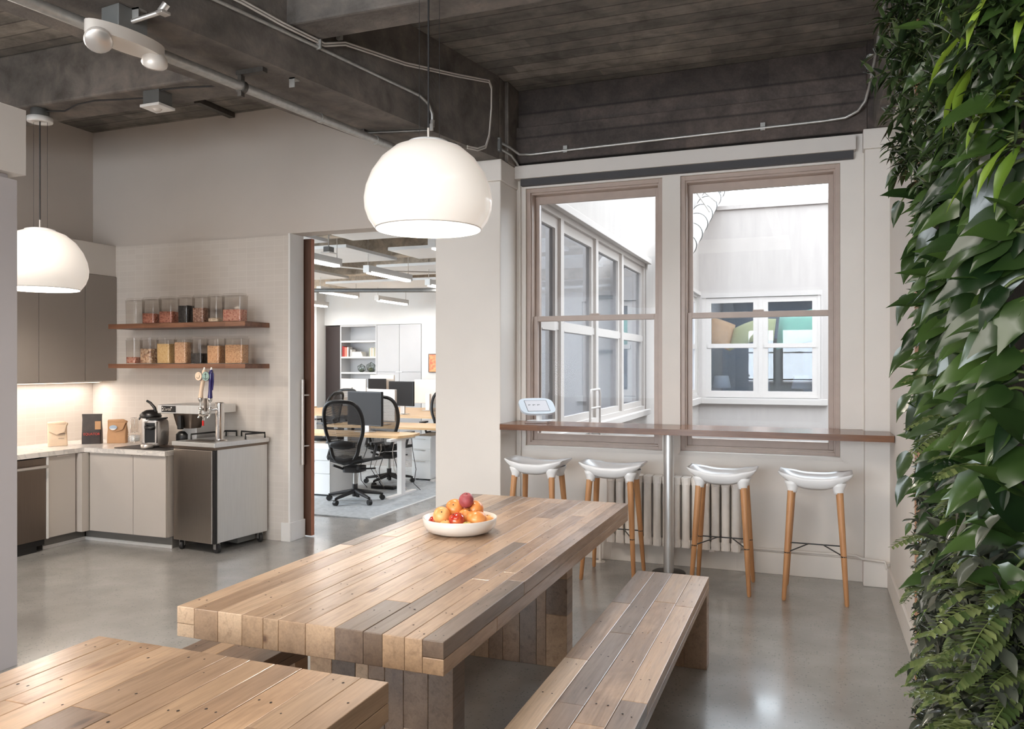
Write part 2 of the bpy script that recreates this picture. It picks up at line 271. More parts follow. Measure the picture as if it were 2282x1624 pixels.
# ---------------------------------------------------------------- mesh building
class MB:
    def __init__(s): s.v = []; s.f = []; s.mi = []; s.sm = []; s.t = []; s.M = None
    def add(s, vs, fs, mi=0, smooth=False, tint=None):
        b = len(s.v)
        if s.M is not None: vs = [s.M @ Vector(p) for p in vs]
        s.v += [tuple(p) for p in vs]
        for f in fs: s.f.append(tuple(i+b for i in f)); s.mi.append(mi); s.sm.append(smooth); s.t.append(tint or (0, 0))
        return s
    def box(s, x0, x1, y0, y1, z0, z1, mi=0, tint=None):
        return s.add([(x0, y0, z0), (x1, y0, z0), (x1, y1, z0), (x0, y1, z0), (x0, y0, z1), (x1, y0, z1), (x1, y1, z1), (x0, y1, z1)],
                     [(0, 3, 2, 1), (4, 5, 6, 7), (0, 1, 5, 4), (1, 2, 6, 5), (2, 3, 7, 6), (3, 0, 4, 7)], mi, False, tint)
    def ring(s, rings, closed_ring=True, caps=True, mi=0, smooth=True, loop=False, tint=None):
        n = len(rings[0]); vs = [p for r in rings for p in r]; fs = []
        m = len(rings); rng = range(m if loop else m-1)
        for i in rng:
            a, b = i*n, ((i+1) % m)*n
            for j in range(n if closed_ring else n-1):
                k = (j+1) % n; fs.append((a+j, a+k, b+k, b+j))
        s.add(vs, fs, mi, smooth, tint)
        if caps and not loop:
            s.add(rings[0], [tuple(reversed(range(n)))], mi, False, tint); s.add(rings[-1], [tuple(range(n))], mi, False, tint)
        return s
    def cyl(s, p0, p1, r0, r1=None, n=16, mi=0, caps=True, smooth=True):
        return s.tube([p0, p1], [r0, r0 if r1 is None else r1], n, mi, caps, smooth)
    def tube(s, pts, r, n=10, mi=0, caps=True, smooth=True, flat=1.0, loop=False):
        pts = [Vector(p) for p in pts]; m = len(pts); rs = r if isinstance(r, (list, tuple)) else [r]*m; rings = []; prev = None
        for i in range(m):
            if loop: t = pts[(i+1) % m]-pts[i-1]
            else: t = pts[min(i+1, m-1)]-pts[max(i-1, 0)]
            t.normalize()
            if prev is None:
                u = t.orthogonal() if abs(t.z) > .95 else t.cross(Vector((0, 0, 1)))
                u.normalize()
            else: u = (prev-t*prev.dot(t)); u = u.normalized() if u.length > 1e-6 else t.orthogonal().normalized()
            prev = u; w = t.cross(u)
            rings.append([tuple(pts[i]+(u*math.cos(a)+w*math.sin(a)*flat)*rs[i]) for a in [2*math.pi*j/n for j in range(n)]])
        return s.ring(rings, True, caps, mi, smooth, loop)
    def lathe(s, prof, c=(0, 0, 0), n=32, mi=0, smooth=True):
        rings = [[(c[0]+r*math.cos(2*math.pi*j/n), c[1]+r*math.sin(2*math.pi*j/n), c[2]+z) for j in range(n)] for r, z in prof]
        return s.ring(rings, True, False, mi, smooth)
    def prism(s, poly, z0, z1, mi=0, smooth=False, tint=None):
        n = len(poly); a = [(x, y, z0) for x, y in poly]; b = [(x, y, z1) for x, y in poly]
        s.add(a+b, [(i, (i+1) % n, n+(i+1) % n, n+i) for i in range(n)], mi, smooth, tint)
        s.add(a, [tuple(reversed(range(n)))], mi, False, tint); s.add(b, [tuple(range(n))], mi, False, tint); return s
    def rprism(s, x0, x1, y0, y1, z0, z1, r, mi=0, k=5):
        return s.prism(rrect(x0, x1, y0, y1, r, k), z0, z1, mi)
    def grid(s, fn, nu, nv, mi=0, smooth=True, tint=None):
        vs = [fn(i/nu, j/nv) for i in range(nu+1) for j in range(nv+1)]; w = nv+1
        return s.add(vs, [(i*w+j, (i+1)*w+j, (i+1)*w+j+1, i*w+j+1) for i in range(nu) for j in range(nv)], mi, smooth, tint)
    def sphere(s, c, r, n=16, m=10, mi=0, sq=(1, 1, 1)):
        vs = []; 
        for i in range(m+1):
            ph = math.pi*i/m
            for j in range(n): th = 2*math.pi*j/n; vs.append((c[0]+r*sq[0]*math.sin(ph)*math.cos(th), c[1]+r*sq[1]*math.sin(ph)*math.sin(th), c[2]+r*sq[2]*math.cos(ph)))
        return s.add(vs, [(i*n+j, (i+1)*n+j, (i+1)*n+(j+1) % n, i*n+(j+1) % n) for i in range(m) for j in range(n)], mi, True)
    def build(s, name, mats, parent=None, bevel=0, local=False, solid=0, sub=0, tint=False):
        if not isinstance(mats, (list, tuple)): mats = [mats]
        vs = s.v
        if parent is None:
            xs, ys, zs = zip(*vs); org = Vector(((min(xs)+max(xs))/2, (min(ys)+max(ys))/2, min(zs)))
        else:
            org = Vector((0, 0, 0))
            if not local:
                p = parent
                while p is not None: org = org+p.location; p = p.parent
        me = bpy.data.meshes.new(name); me.from_pydata([(x-org.x, y-org.y, z-org.z) for x, y, z in vs], [], s.f)
        me.polygons.foreach_set('material_index', s.mi); me.polygons.foreach_set('use_smooth', s.sm)
        for m in mats: me.materials.append(M[m] if isinstance(m, str) else m)
        if tint:
            at = me.color_attributes.new('tint', 'FLOAT_COLOR', 'CORNER'); cols = []
            for f, t in zip(s.f, s.t): cols += [t[0], t[1], 0, 1]*len(f)
            at.data.foreach_set('color', cols)
        me.validate(); me.update()
        o = bpy.data.objects.new(name, me); S.collection.objects.link(o)
        if parent is None: o.location = org
        else: o.parent = parent
        if solid: q = o.modifiers.new('thick', 'SOLIDIFY'); q.thickness = solid; q.offset = 0
        if bevel:
            q = o.modifiers.new('bevel', 'BEVEL'); q.width = bevel; q.segments = 2; q.limit_method = 'ANGLE'; q.angle_limit = R(40)
        if sub: q = o.modifiers.new('sub', 'SUBSURF'); q.levels = sub; q.render_levels = sub
        return o
def rrect(x0, x1, y0, y1, r, k=5):
    p = []
    for cx, cy, a0 in ((x1-r, y1-r, 0), (x0+r, y1-r, 90), (x0+r, y0+r, 180), (x1-r, y0+r, 270)):
        for i in range(k+1): a = R(a0+90*i/k); p.append((cx+r*math.cos(a), cy+r*math.sin(a)))
    return p
def tag(o, label=None, cat=None, group=None, kind=None):
    if label: o['label'] = label
    if cat: o['category'] = cat
    if group: o['group'] = group
    if kind: o['kind'] = kind
    return o
def thing(name, label, cat, loc, rz=0, group=None, kind=None):
    o = bpy.data.objects.new(name, None); S.collection.objects.link(o); o.location = loc; o.rotation_euler = (0, 0, rz); o.empty_display_size = .1
    return tag(o, label, cat, group, kind)
def struct(o, label=None): o['kind'] = 'structure'; return tag(o, label)
def SB(name, boxes, mat, label=None, bevel=0):
    b = MB()
    for q in boxes: b.box(*q)
    return struct(b.build(name, mat, None, bevel), label)
def copytree(o, parent=None, done=None):
    c = o.copy(); S.collection.objects.link(c)
    if parent is not None: c.parent = parent
    for ch in [x for x in bpy.data.objects if x.parent == o]: copytree(ch, c)
    return c
def text(body, size, mat, parent, loc, rot, name='lettering', ext=.0004, align='CENTER', shear=0, sx=1):
    cu = bpy.data.curves.new(name, 'FONT'); cu.body = body; cu.size = size; cu.extrude = ext; cu.align_x = align; cu.align_y = 'CENTER'; cu.shear = shear
    t = bpy.data.objects.new(name, cu); me = bpy.data.meshes.new_from_object(t); bpy.data.objects.remove(t); me.name = name; me.materials.clear(); me.materials.append(M[mat])
    o = bpy.data.objects.new(name, me); S.collection.objects.link(o); o.parent = parent; o.location = loc; o.rotation_euler = rot; o.scale = (sx, 1, 1); return o
# ================================================================ THE SETTING
SB('floor', [(-12, .7, -5, 6.3, -.06, 0), (-12, -2.36, 6.3, 15.3, -.06, 0)], 'floor')
SB('ceiling', [(-6.9, .7, -5, 6.45, 3.82, 4.0)], 'slab')
SB('ceiling_office', [(-12, -2.36, 6.03, 15.3, 3.82, 4.0)], 'office_slab')
# window wall with two openings
wl, wr = (-2.221, -1.092), (-.953, .189); zb, zt = .879, 3.005
SB('wall_window', [(-2.3, wl[0], 6.2, 6.42, 0, 3.2), (wl[1], wr[0], 6.2, 6.42, 0, 3.2), (wr[1], .6, 6.2, 6.42, 0, 3.2),
   (wl[0], wl[1], 6.2, 6.42, 0, zb), (wr[0], wr[1], 6.2, 6.42, 0, zb), (wl[0], wl[1], 6.2, 6.42, zt, 3.2), (wr[0], wr[1], 6.2, 6.42, zt, 3.2)], 'plaster')
b = MB()   # sloping plaster sill lips round the openings
for x0, x1 in (wl, wr):
    b.add([(x0, 6.2, zb), (x1, 6.2, zb), (x1, 6.25, zb+.012), (x0, 6.25, zb+.012), (x0-.02, 6.192, zb-.028), (x1+.02, 6.192, zb-.028)], [(0, 1, 2, 3), (4, 5, 1, 0)])
    b.box(x0-.02, x1+.02, 6.186, 6.2, zb-.04, zb-.026)
struct(b.build('window_sill_lip', 'plaster'))
SB('spandrel_beam', [(-2.3, .5, 6.14, 6.42, 3.2, 3.50), (-2.3, .5, 6.19, 6.42, 3.50, 3.82)], 'beam_w', None, .008)
SB('wall_right', [(.505, .7, -5, 6.45, 0, 3.2)], 'plaster')
SB('wall_rear', [(-6.9, -5.6, -5, -4.8, 0, 3.82), (.2, .7, -5, -4.8, 0, 3.82), (-5.6, .2, -5, -4.8, 0, .8), (-5.6, .2, -5, -4.8, 3.1, 3.82)], 'plaster')
# piers
b = MB(); b.box(-2.87, -2.30, 5.832, 6.42, 0, 3.0); b.box(-2.88, -2.29, 5.82, 6.42, 3.0, 3.17); struct(b.build('wall_pier_left', 'plaster', None, .008))
b = MB(); b.box(.345, .51, 6.09, 6.2, 0, 3.06); b.box(.335, .51, 6.08, 6.2, 3.06, 3.2); b.box(.335, .505, 6.065, 6.2, 0, .175); struct(b.build('wall_pier_right', 'plaster', None, .006))
b = MB(); b.box(-2.87, -2.31, 5.84, 6.42, 3.17, 3.82); b.box(-2.5, -2.28, 5.95, 6.42, 3.17, 3.82); struct(b.build('pier_head_left', 'beam', None, .01))
SB('pier_head_right', [(.36, .51, 6.07, 6.2, 3.2, 3.82)], 'beam_w', None, .01)
SB('ceiling_beam_right', [(.40, .7, -5, 6.07, 3.2, 3.82)], 'beam', None, .008)
# main beam, skewed to the room
def skew(x_at, y0, y1, w, z0, z1, mat, name):
    k = .185; b = MB()
    def X(y, off): return x_at+off+k*(y-5.82)
    ps = [(X(y0, -w), y0), (X(y0, 0), y0), (X(y1, 0), y1), (X(y1, -w), y1)]; b.prism(ps, z0, z1); return struct(b.build(name, mat, None, .012))
skew(-2.31, -4.8, 5.83, .56, 3.17, 3.82, 'beam', 'main_beam')
SB('cross_beam_kitchen', [(-6.6, -2.8, 4.15, 4.50, 3.42, 3.82)], 'beam', None, .015)
SB('cross_beam_dining', [(-2.75, .42, 3.66, 3.90, 3.42, 3.82)], 'beam', None, .015)
SB('cross_beam_rear', [(-6.6, .42, 1.2, 1.45, 3.42, 3.82)], 'beam', None, .015)
# wall between kitchen and office, with the door opening
SB('wall_office', [(-6.75, -4.29, 5.84, 6.02, 0, 2.70), (-6.75, -2.87, 5.84, 6.02, 2.70, 3.82), (-2.87, -2.36, 6.02, 6.42, 2.70, 3.82)], 'wallpaint')
SB('wall_jamb', [(-4.30, -4.28, 5.826, 6.025, 0, 2.70)], 'white_gloss')
SB('wall_tile', [(-6.59, -4.298, 5.825, 5.84, .0, 2.685)], 'tile_x')
SB('wall_tile_left', [(-6.60, -6.585, 2.2, 5.826, .8, 1.42)], 'tile_y')
SB('wall_left', [(-6.75, -6.60, -5, 6.02, 0, 3.82)], 'wallpaint')
SB('baseboard_jamb', [(-4.36, -4.265, 5.805, 5.826, 0, .165), (-4.28, -4.265, 5.826, 6.03, 0, .165)], 'white_gloss', None, .003)
SB('baseboard_window', [(-2.3, .34, 6.182, 6.2, 0, .16)], 'plaster', None, .003)
SB('baseboard_right', [(.487, .505, 2.0, 6.07, 0, .15)], 'plaster', None, .003)
SB('baseboard_pier', [(-2.3, -2.284, 5.832, 6.182, 0, .16), (-2.87, -2.284, 5.816, 5.832, 0, .16)], 'plaster', None, .003)
SB('bulkhead_kitchen', [(-6.60, -6.29, 1.5, 5.825, 2.395, 2.69)], 'fascia', None, .002)
SB('bulkhead_near', [(-4.60, -3.80, .6, 2.955, 2.525, 2.862)], 'fascia', None, .002)
SB('wall_partition', [(-4.60, -3.838, .6, 2.935, 0, 2.50), (-4.5, -3.86, .7, 2.9, 2.50, 2.525)], 'lam_panel', None, .002)
# ---------------------------------------------------------------- double-hung windows
def frame(b, x0, x1, z0, z1, y0, y1, l, r_, bo, tp):
    """stiles full height, rails between them: nothing overlaps"""
    b.box(x0, x0+l, y0, y1, z0, z1); b.box(x1-r_, x1, y0, y1, z0, z1)
    if bo: b.box(x0+l, x1-r_, y0, y1, z0, z0+bo)
    if tp: b.box(x0+l, x1-r_, y0, y1, z1-tp, z1)
def frame_x(b, y0, y1, z0, z1, x0, x1, l, r_, bo, tp):
    b.box(x0, x1, y0, y0+l, z0, z1); b.box(x0, x1, y1-r_, y1, z0, z1)
    if bo: b.box(x0, x1, y0+l, y1-r_, z0, z0+bo)
    if tp: b.box(x0, x1, y0+l, y1-r_, z1-tp, z1)
def window(n, x0, x1):
    w = thing('window_%d' % n, None, None, ((x0+x1)/2, 6.24, .89), kind='structure')
    z0, z1 = .892, 2.992; y0 = 6.245; b = MB(); frame(b, x0, x1, z0, z1, y0, y0+.15, .03, .03, .03, .035)
    frame(b, x0-.012, x1+.012, z0-.012, z1+.012, y0-.022, y0, .032, .032, .028, .032)
    b.build('frame', 'taupe', w, .0015)
    a, c = x0+.03, x1-.03; zm = 1.93; y = y0+.035
    b = MB(); frame(b, a, c, z0+.03, zm+.022, y, y+.035, .035, .035, .055, .042); m = (a+c)/2; b.box(m-.04, m+.04, y+.002, y+.02, zm+.022, zm+.036)
    b.build('lower_sash', 'taupe', w, .0015)
    g = MB(); g.box(a+.035, c-.035, y+.014, y+.018, z0+.085, zm-.02); g.build('pane', 'pane', w)
    b = MB(); y = y0+.085; frame(b, a, c, zm-.02, z1-.035, y, y+.035, .035, .035, .04, .062)
    b.build('upper_sash', 'taupe', w, .0015)
    g = MB(); g.box(a+.035, c-.035, y+.014, y+.018, zm+.02, z1-.097); g.build('pane', 'pane', w)
window(1, -2.208, -1.105); window(2, -.94, .176)
b = MB(); b.box(-2.29, .29, 6.12, 6.2, 3.073, 3.178); r = thing('roller_blind', 'white fascia box with a dark rolled blind above the two courtyard windows', 'blind', (-1, 6.16, 3.03))
b.build('fascia_box', 'fascia', r, .002); b = MB(); b.box(-2.245, .275, 6.14, 6.196, 3.02, 3.073); b.tube([(-2.24, 6.165, 3.055), (.27, 6.165, 3.055)], .022, 12); b.build('rolled_fabric', 'blind', r)
# ================================================================ COURTYARD
SB('courtyard_ground', [(-2.16, 8, 6.42, 16.5, -.1, .0)], 'deck')
b = MB()
for i in range(9): b.box(-2.1, 1.5, 6.55+i*.34, 6.85+i*.34, .0, .42+.0*i)
struct(b.build('courtyard_deck', 'deck', None, .006))
yo = [(6.43, 11.0), (13.1, 16.42)]; zs, zh = .93, 2.95
segs = [(6.42, yo[0][0], 0, 8.2), (yo[0][0], yo[0][1], 0, zs), (yo[0][0], yo[0][1], zh, 8.2), (yo[0][1], yo[1][0], 0, 8.2), (yo[1][0], yo[1][1], 0, zs), (yo[1][0], yo[1][1], zh, 8.2), (yo[1][1], 22, 0, 8.2)]
SB('wall_courtyard_left', [(-2.36, -2.16, a, b_, c_, d_) for a, b_, c_, d_ in segs], 'ext_white')
xo = (-2.10, .16)
SB('wall_courtyard_back', [(-2.16, xo[0], 16.5, 16.7, 0, 4.72), (xo[1], 6, 16.5, 16.7, 0, 4.72), (xo[0], xo[1], 16.5, 16.7, 0, .88), (xo[0], xo[1], 16.5, 16.7, 2.90, 4.72), (-2.16, 6, 16.45, 16.75, 4.66, 4.74)], 'ext_grey')
SB('wall_courtyard_front', [(-2.3, 8, 6.2, 6.42, 3.83, 7.0), (.7, 8, 6.2, 6.42, 0, 3.83)], 'ext_white')
SB('wall_courtyard_right', [(4.6, 4.8, 6.42, 16.5, 0, 3.4)], 'ext_white')
b = MB(); b.box(-2.16, -2.10, 6.43, 11.05, .86, .93); b.box(-2.16, -2.10, 13.0, 16.40, .76, .88); b.box(-2.16, .28, 16.41, 16.5, .76, .88); b.box(-2.16, -2.10, 6.43, 11.1, 2.95, 3.02); b.box(-2.16, -2.12, 13.0, 16.5, 2.95, 3.02)
struct(b.build('courtyard_sills', 'ext_trim', None, .004))
def side_window(y0, y1, grp=None):
    w = thing('courtyard_window', None, None, (-2.24, (y0+y1)/2, zs), kind='structure'); b = MB(); x0, x1 = -2.30, -2.175
    frame_x(b, y0, y1, zs, zh, x0, x1, .05, .05, .05, .05); frame_x(b, y0+.05, y1-.05, zs+.05, zh-.05, x0, x1-.03, .08, .08, .07, .10)
    b.box(x0, x1-.02, y0+.13, y1-.13, 1.86, 1.95); b.box(x1-.03, x1-.02, y0+.05, y0+.13, 1.87, 1.94); b.box(x1-.03, x1-.02, y1-.13, y1-.05, 1.87, 1.94)
    b.build('frame', 'ext_trim', w); g = MB(); g.box(-2.235, -2.231, y0+.13, y1-.13, zs+.12, zh-.15); g.build('pane', 'pane_ext', w)
for a, c_ in ((6.43, 7.09), (7.09, 8.37), (8.37, 9.61), (9.61, 10.98), (13.12, 14.7), (14.7, 16.4)): side_window(a, c_)
def back_window(x0, x1, z0=.89, z1=2.89):
    w = thing('courtyard_window', None, None, ((x0+x1)/2, 16.6, z0), kind='structure'); b = MB(); y0, y1 = 16.53, 16.62; zm = 1.92
    frame(b, x0, x1, z0, z1, y0, y1, .1, .1, .13, .1); b.box(x0+.1, x1-.1, y0, y1, zm-.04, zm+.05); b.box(x0+.03, x1-.03, y0-.02, y0, zm-.035, zm+.045); b.box(x0-.02, x1+.02, y0-.03, y0, z0, z0+.05)
    b.build('frame', 'ext_trim', w); g = MB(); g.box(x0+.1, x1-.1, 16.58, 16.585, z0+.13, zm-.04); g.build('pane', 'pane_ext', w); g = MB(); g.box(x0+.1, x1-.1, 16.58, 16.585, zm+.05, z1-.1); g.build('pane', 'pane_ext', w)
back_window(-2.02, -1.0); back_window(-.92, .10)
SB('courtyard_mullion', [(-1.0, -.92, 16.52, 16.6, .89, 2.89), (-2.10, -2.02, 16.52, 16.6, .88, 2.9), (.10, .16, 16.52, 16.6, .88, 2.9)], 'ext_trim')
# the room behind the far courtyard window
M['bluewall'] = plain('far_room_blue_grey', C3(120, 134, 150), .6, 0, .1, 3); M['farteal'] = plain('far_room_teal', C3(52, 64, 62), .6)
M['farrug'] = plain('far_room_blue', C3(110, 140, 168), .7, 0, .2, 5); M['green'] = plain('green_canopy', C3(150, 214, 180), .6, 0, .08, 5); M['orange'] = plain('orange_canopy', C3(236, 176, 116), .6, 0, .08, 5); M['yellow'] = plain('yellow_canopy', C3(214, 208, 140), .6)
SB('wall_far_room', [(-3.4, 3, 21, 21.2, 0, 3.2), (-3.6, -3.4, 16.7, 21.2, 0, 3.2), (3, 3.2, 16.7, 21.2, 0, 3.2)], 'bluewall')
SB('floor_far_room', [(-3.6, 3.2, 16.7, 21.2, -.05, 0)], 'farrug'); SB('ceiling_far_room', [(-3.6, 3.2, 16.7, 21.2, 3.2, 3.3)], 'ext_trim')
SB('far_room_opening', [(-1.0, -.2, 20.95, 21.0, .3, 2.2), (.5, 1.6, 20.95, 21.0, .3, 2.2)], 'farteal')
area('far_room_fill_light', (0, 18.8, 3.15), (0, 0, 0), 4, 3, 60, COOL)  # unseen fill lamp below the far room ceiling, not a window
def canopy(x, y, z, sx, sy, mat, label, tilt=0):
    b = MB(); b.grid(lambda u, v: (x+(u-.5)*sx, y+(v-.5)*sy, z+.22*math.sin(u*math.pi)*sx*.4+tilt*(u-.5)+.42*(v-.5)*sy), 10, 6)
    tag(b.build('ceiling_canopy', mat, None, 0, False, .03), label, 'canopy')
canopy(-2.3, 18.2, 2.25, 1.3, 1.4, 'orange', 'orange curved ceiling canopy behind the left panes of the far courtyard window', -.2)
canopy(-1.2, 18.0, 2.2, .9, 1.2, 'yellow', 'pale yellow curved canopy between the orange and green canopies across the courtyard', .2)
canopy(.5, 18.4, 2.25, 2.4, 1.8, 'green', 'mint green curved ceiling canopy behind the right panes of the far courtyard window')
def tlamp(x, y, label):
    t = thing('table_lamp', label, 'lamp', (x, y, .72), group=None); b = MB(); b.lathe([(.15, 1.30), (.155, 1.295), (.215, 1.02), (.205, 1.02)], (x, y, 0), 24); b.build('lamp_shade', 'seat_white', t)
    b = MB(); b.lathe([(.001, .72), (.09, .72), (.09, .74), (.015, .76), (.015, 1.04), (.03, 1.1), (.001, 1.12)], (x, y, 0), 16); b.build('base', 'ext_trim', t)
SB('far_room_console', [(-2.7, 1.4, 18.3, 18.75, .66, .72), (-2.7, -2.64, 18.3, 18.75, 0, .66), (1.34, 1.4, 18.3, 18.75, 0, .66)], 'bluewall')['kind'] = 'structure'
tlamp(-1.92, 18.5, 'white shaded table lamp low in the left pane of the far courtyard window'); tlamp(-.22, 18.5, 'white shaded table lamp low in the right pane of the far courtyard window')
# round duct climbing the courtyard wall
d = thing('exhaust_duct', 'white banded round duct climbing the courtyard wall up to the roof', 'duct', (-1.78, 10.8, 0)); b = MB()
pth = [(-1.78, 10.8, 0), (-1.78, 10.8, 2.55), (-1.78, 10.86, 2.75), (-1.78, 11.0, 2.93), (-1.78, 16.2, 5.02), (-1.78, 16.6, 5.2), (-1.78, 17.2, 5.25)]; b.tube(pth, .17, 24); b.build('pipe', 'ext_trim', d)
for p, q in (((0, 0, .9), (0, 0, .95)), ((0, 0, 1.7), (0, 0, 1.75)), ((0, 0, 2.45), (0, 0, 2.5))):
    b = MB(); b.tube([(-1.78, 10.8, p[2]), (-1.78, 10.8, q[2])], .185, 24); b.build('band', 'greyconn', d)
for k in range(8):
    s = .06+k*.13; y = 11+5.2*s; z = 2.93+2.09*s; b = MB(); b.tube([(-1.78, y, z), (-1.78, y+.04, z+.016)], .183, 24); b.build('band', 'greyconn', d)
b = MB(); 
for k in range(3): b.tube([(-2.1, 13.6+k*.9, 4.9), (-1.6, 13.6+k*.9, 4.1+k*.35)], .02, 6)
b.tube([(-2.1, 13.5, 4.95), (-2.1, 16.2, 5.5)], .02, 6); b.build('bracket', 'galv', d)
# neighbouring block, seen only as a reflection in the courtyard panes
bl = thing('apartment_building', 'pale neighbouring block with dark windows, mirrored in the courtyard panes', 'building', (13, 14, 0))
b = MB(); b.box(12, 14, 4, 24, 0, 16); b.build('wall', 'ext_grey', bl)
for i in range(6):
    for j in range(5): b = MB(); b.box(11.97, 12.0, 5.5+i*3, 6.9+i*3, 1.5+j*2.9, 3.2+j*2.9); b.build('window', 'farteal', bl)
rl = thing('deck_railing', 'low white tube railing on the courtyard deck behind the tablet', 'railing', (-1.98, 7.6, .42)); b = MB()
b.tube([(-2.02, 7.5, .42), (-2.02, 7.5, 1.25), (-2.02, 7.53, 1.30), (-2.02, 7.85, 1.30), (-2.02, 7.88, 1.25), (-2.02, 7.88, .42)], .012, 8); b.tube([(-2.02, 7.5, 1.12), (-2.02, 7.88, 1.12)], .01, 8); b.build('rail', 'ext_trim', rl)
# ================================================================ SLIDING DOOR
d = thing('door_1', None, None, (-4.6, 6.07, 0), kind='structure')
b = MB(); b.box(-5.4, -4.214, 6.045, 6.09, .012, 2.68); b.build('leaf', 'doorwood', d, .001); b = MB(); b.box(-4.214, -4.210, 6.046, 6.089, .012, 2.68); b.build('edge_band', 'dooredge', d)
b = MB(); b.tube([(-4.262, 5.985, .655), (-4.262, 5.985, 1.415)], .014, 16); b.tube([(-4.262, 5.985, .82), (-4.240, 6.048, .82)], .008, 8); b.tube([(-4.262, 5.985, 1.275), (-4.240, 6.048, 1.275)], .008, 8); b.build('pull_handle', 'alu', d)
# ================================================================ CONDUITS AND CEILING FITTINGS
def pipe(name, label, cat, pts, r, mat='galv', n=12, clips=(), group=None):
    o = MB(); o.tube(pts, r, n)
    if not clips: return tag(o.build(name, mat), label, cat, group)
    t = thing(name, label, cat, pts[0], group=group); o.build('tube', mat, t)
    for c in clips:
        b = MB(); b.box(c[0]-r*1.5, c[0]+r*1.5, c[1]-.008, c[1]+.008, c[2]-r*1.6, c[2]+r*1.6+.02); b.build('clip', 'galv', t)
    return t
def lerp(a, b_, t): return tuple(x+(y-x)*t for x, y in zip(a, b_))

G4 = 'thin conduit'
pp = [(-3.155+.1305*(y-2.0), y, 3.085) for y in (-1, 2.0, 3.6, 4.2, 4.8, 5.84)]
t = thing('sprinkler_pipe', 'thick galvanised pipe running under the main concrete beam towards the office wall', 'pipe', pp[0])
b = MB(); b.tube(pp, .027, 16); b.build('tube', 'galv', t)
for y in (4.2, 4.75, 5.1):
    b = MB(); x = -3.155+.1305*(y-2.0); b.tube([(x, y, 3.085), (x+.003, y+.03, 3.085)], .0305, 16); b.build('coupling', 'galv', t)
b = MB(); x = -3.155+.1305*1.55; b.box(x-.02, x+.16, 3.56, 3.60, 3.145, 3.17); b.tube([(x, 3.57, 3.085), (x, 3.60, 3.085)], .036, 16); b.box(x-.012, x+.012, 3.565, 3.595, 3.03, 3.15); b.build('hanger', 'rust', t)
for (x, y, ww) in ((-2.748, 3.777, .018), (-2.88, 2.79, .024)):
    b = MB(); b.box(x-ww, x+ww, y-.02, y+.03, 3.162, 3.17); b.box(x-ww, x+ww, y-.02, y-.016, 3.115, 3.17)
    tag(b.build('angle_bracket', 'galv'), 'small empty steel angle bracket under the main beam, %s' % ('farther one beyond the pipe hanger' if ww < .02 else 'nearer one beside the emergency light'), 'bracket', 'angle brackets under the main beam')
# emergency light
t = thing('emergency_light', 'white emergency light with two round lamp heads under the main beam', 'emergency light', (-2.96, 2.8, 3.05), R(-7)); b = MB()
b.prism([(x*.075, y*.20) for x, y in [(math.cos(a), math.sin(a)) for a in [2*math.pi*i/28 for i in range(28)]]], -.035, .02, 0, True); b.build('housing', 'aluw', t, .012, True)
for s_, rx in ((-1, -50), (1, 35)):
    b = MB(); b.M = Matrix.Translation((.01, s_*.145, -.055)) @ Matrix.Rotation(R(rx*.6), 4, 'X') @ Matrix.Rotation(R(-38 if s_ < 0 else 30), 4, 'Y')
    b.lathe([(.001, .045), (.035, .04), (.055, .015), (.06, -.01), (.055, -.022)], (0, 0, 0), 20); b.build('lamp_head', 'aluw', t, 0, True)
    c = MB(); c.M = b.M; c.lathe([(.055, -.022), (.045, -.03), (.001, -.033)], (0, 0, 0), 20); c.build('lens', 'alu', t, 0, True)
b = MB(); b.box(-.05, .07, -.09, .06, .02, .119); b.build('mounting_box', 'greyconn', t, .004, True)
b = MB(); b.tube([(.06, -.02, .06), (.21, .02, .09)], .011, 10); b.tube([(.21, .02, .09), (.235, .03, .125)], .018, 10); b.box(.20, .24, .0, .05, .078, .092); b.build('conduit', 'alu', t, .003, True)
# conduit and white cables on the side of the main beam
t = thing('conduit', 'thin steel conduit along the face of the main beam, bending down behind the big pendant', 'conduit', (-2.9, 2.5, 3.36))
b = MB(); b.tube([(-3.2, .9, 3.36), (-2.92, 2.4, 3.36), (-2.784, 3.152, 3.364), (-2.65, 3.874, 3.368), (-2.51, 4.633, 3.366), (-2.479, 4.797, 3.364), (-2.461, 4.895, 3.335), (-2.454, 4.936, 3.28), (-2.454, 4.94, 3.22)], .0105, 10); b.build('tube', 'galv', t)
b = MB(); b.tube([(-2.454, 4.94, 3.235), (-2.454, 4.935, 3.19)], .017, 10); b.tube([(-2.454, 4.935, 3.195), (-2.50, 4.92, 3.165)], .015, 10); b.box(-2.47, -2.43, 4.90, 4.912, 3.155, 3.20); b.build('elbow', 'alu', t)
for y in (3.02, 3.87): b = MB(); x = -2.31+.185*(y-5.82)+.03; b.box(x-.02, x+.012, y-.006, y+.006, 3.355, 3.41); b.build('clip', 'galv', t)
t = thing('cable', 'pair of white cables swagged along the main beam down to its end', 'cable', (-2.752, 3.322, 3.42))
cp = [(-2.86, 2.7, 3.42), (-2.752, 3.322, 3.421), (-2.70, 3.60, 3.405), (-2.652, 3.92, 3.408), (-2.615, 4.08, 3.47), (-2.51, 4.633, 3.531), (-2.398, 5.237, 3.643), (-2.322, 5.62, 3.722), (-2.316, 5.655, 3.681), (-2.318, 5.655, 3.523), (-2.323, 5.624, 3.309), (-2.331, 5.574, 3.211), (-2.351, 5.466, 3.165), (-2.375, 5.33, 3.15)]
for dz in (0, .016): b = MB(); b.tube([(x+.012, y, z_-dz) for x, y, z_ in cp], .006, 8); b.build('strand', 'cable_w', t)
b = MB(); b.box(-2.63, -2.60, 4.02, 4.05, 3.47, 3.62); b.build('strap', 'galv', t)
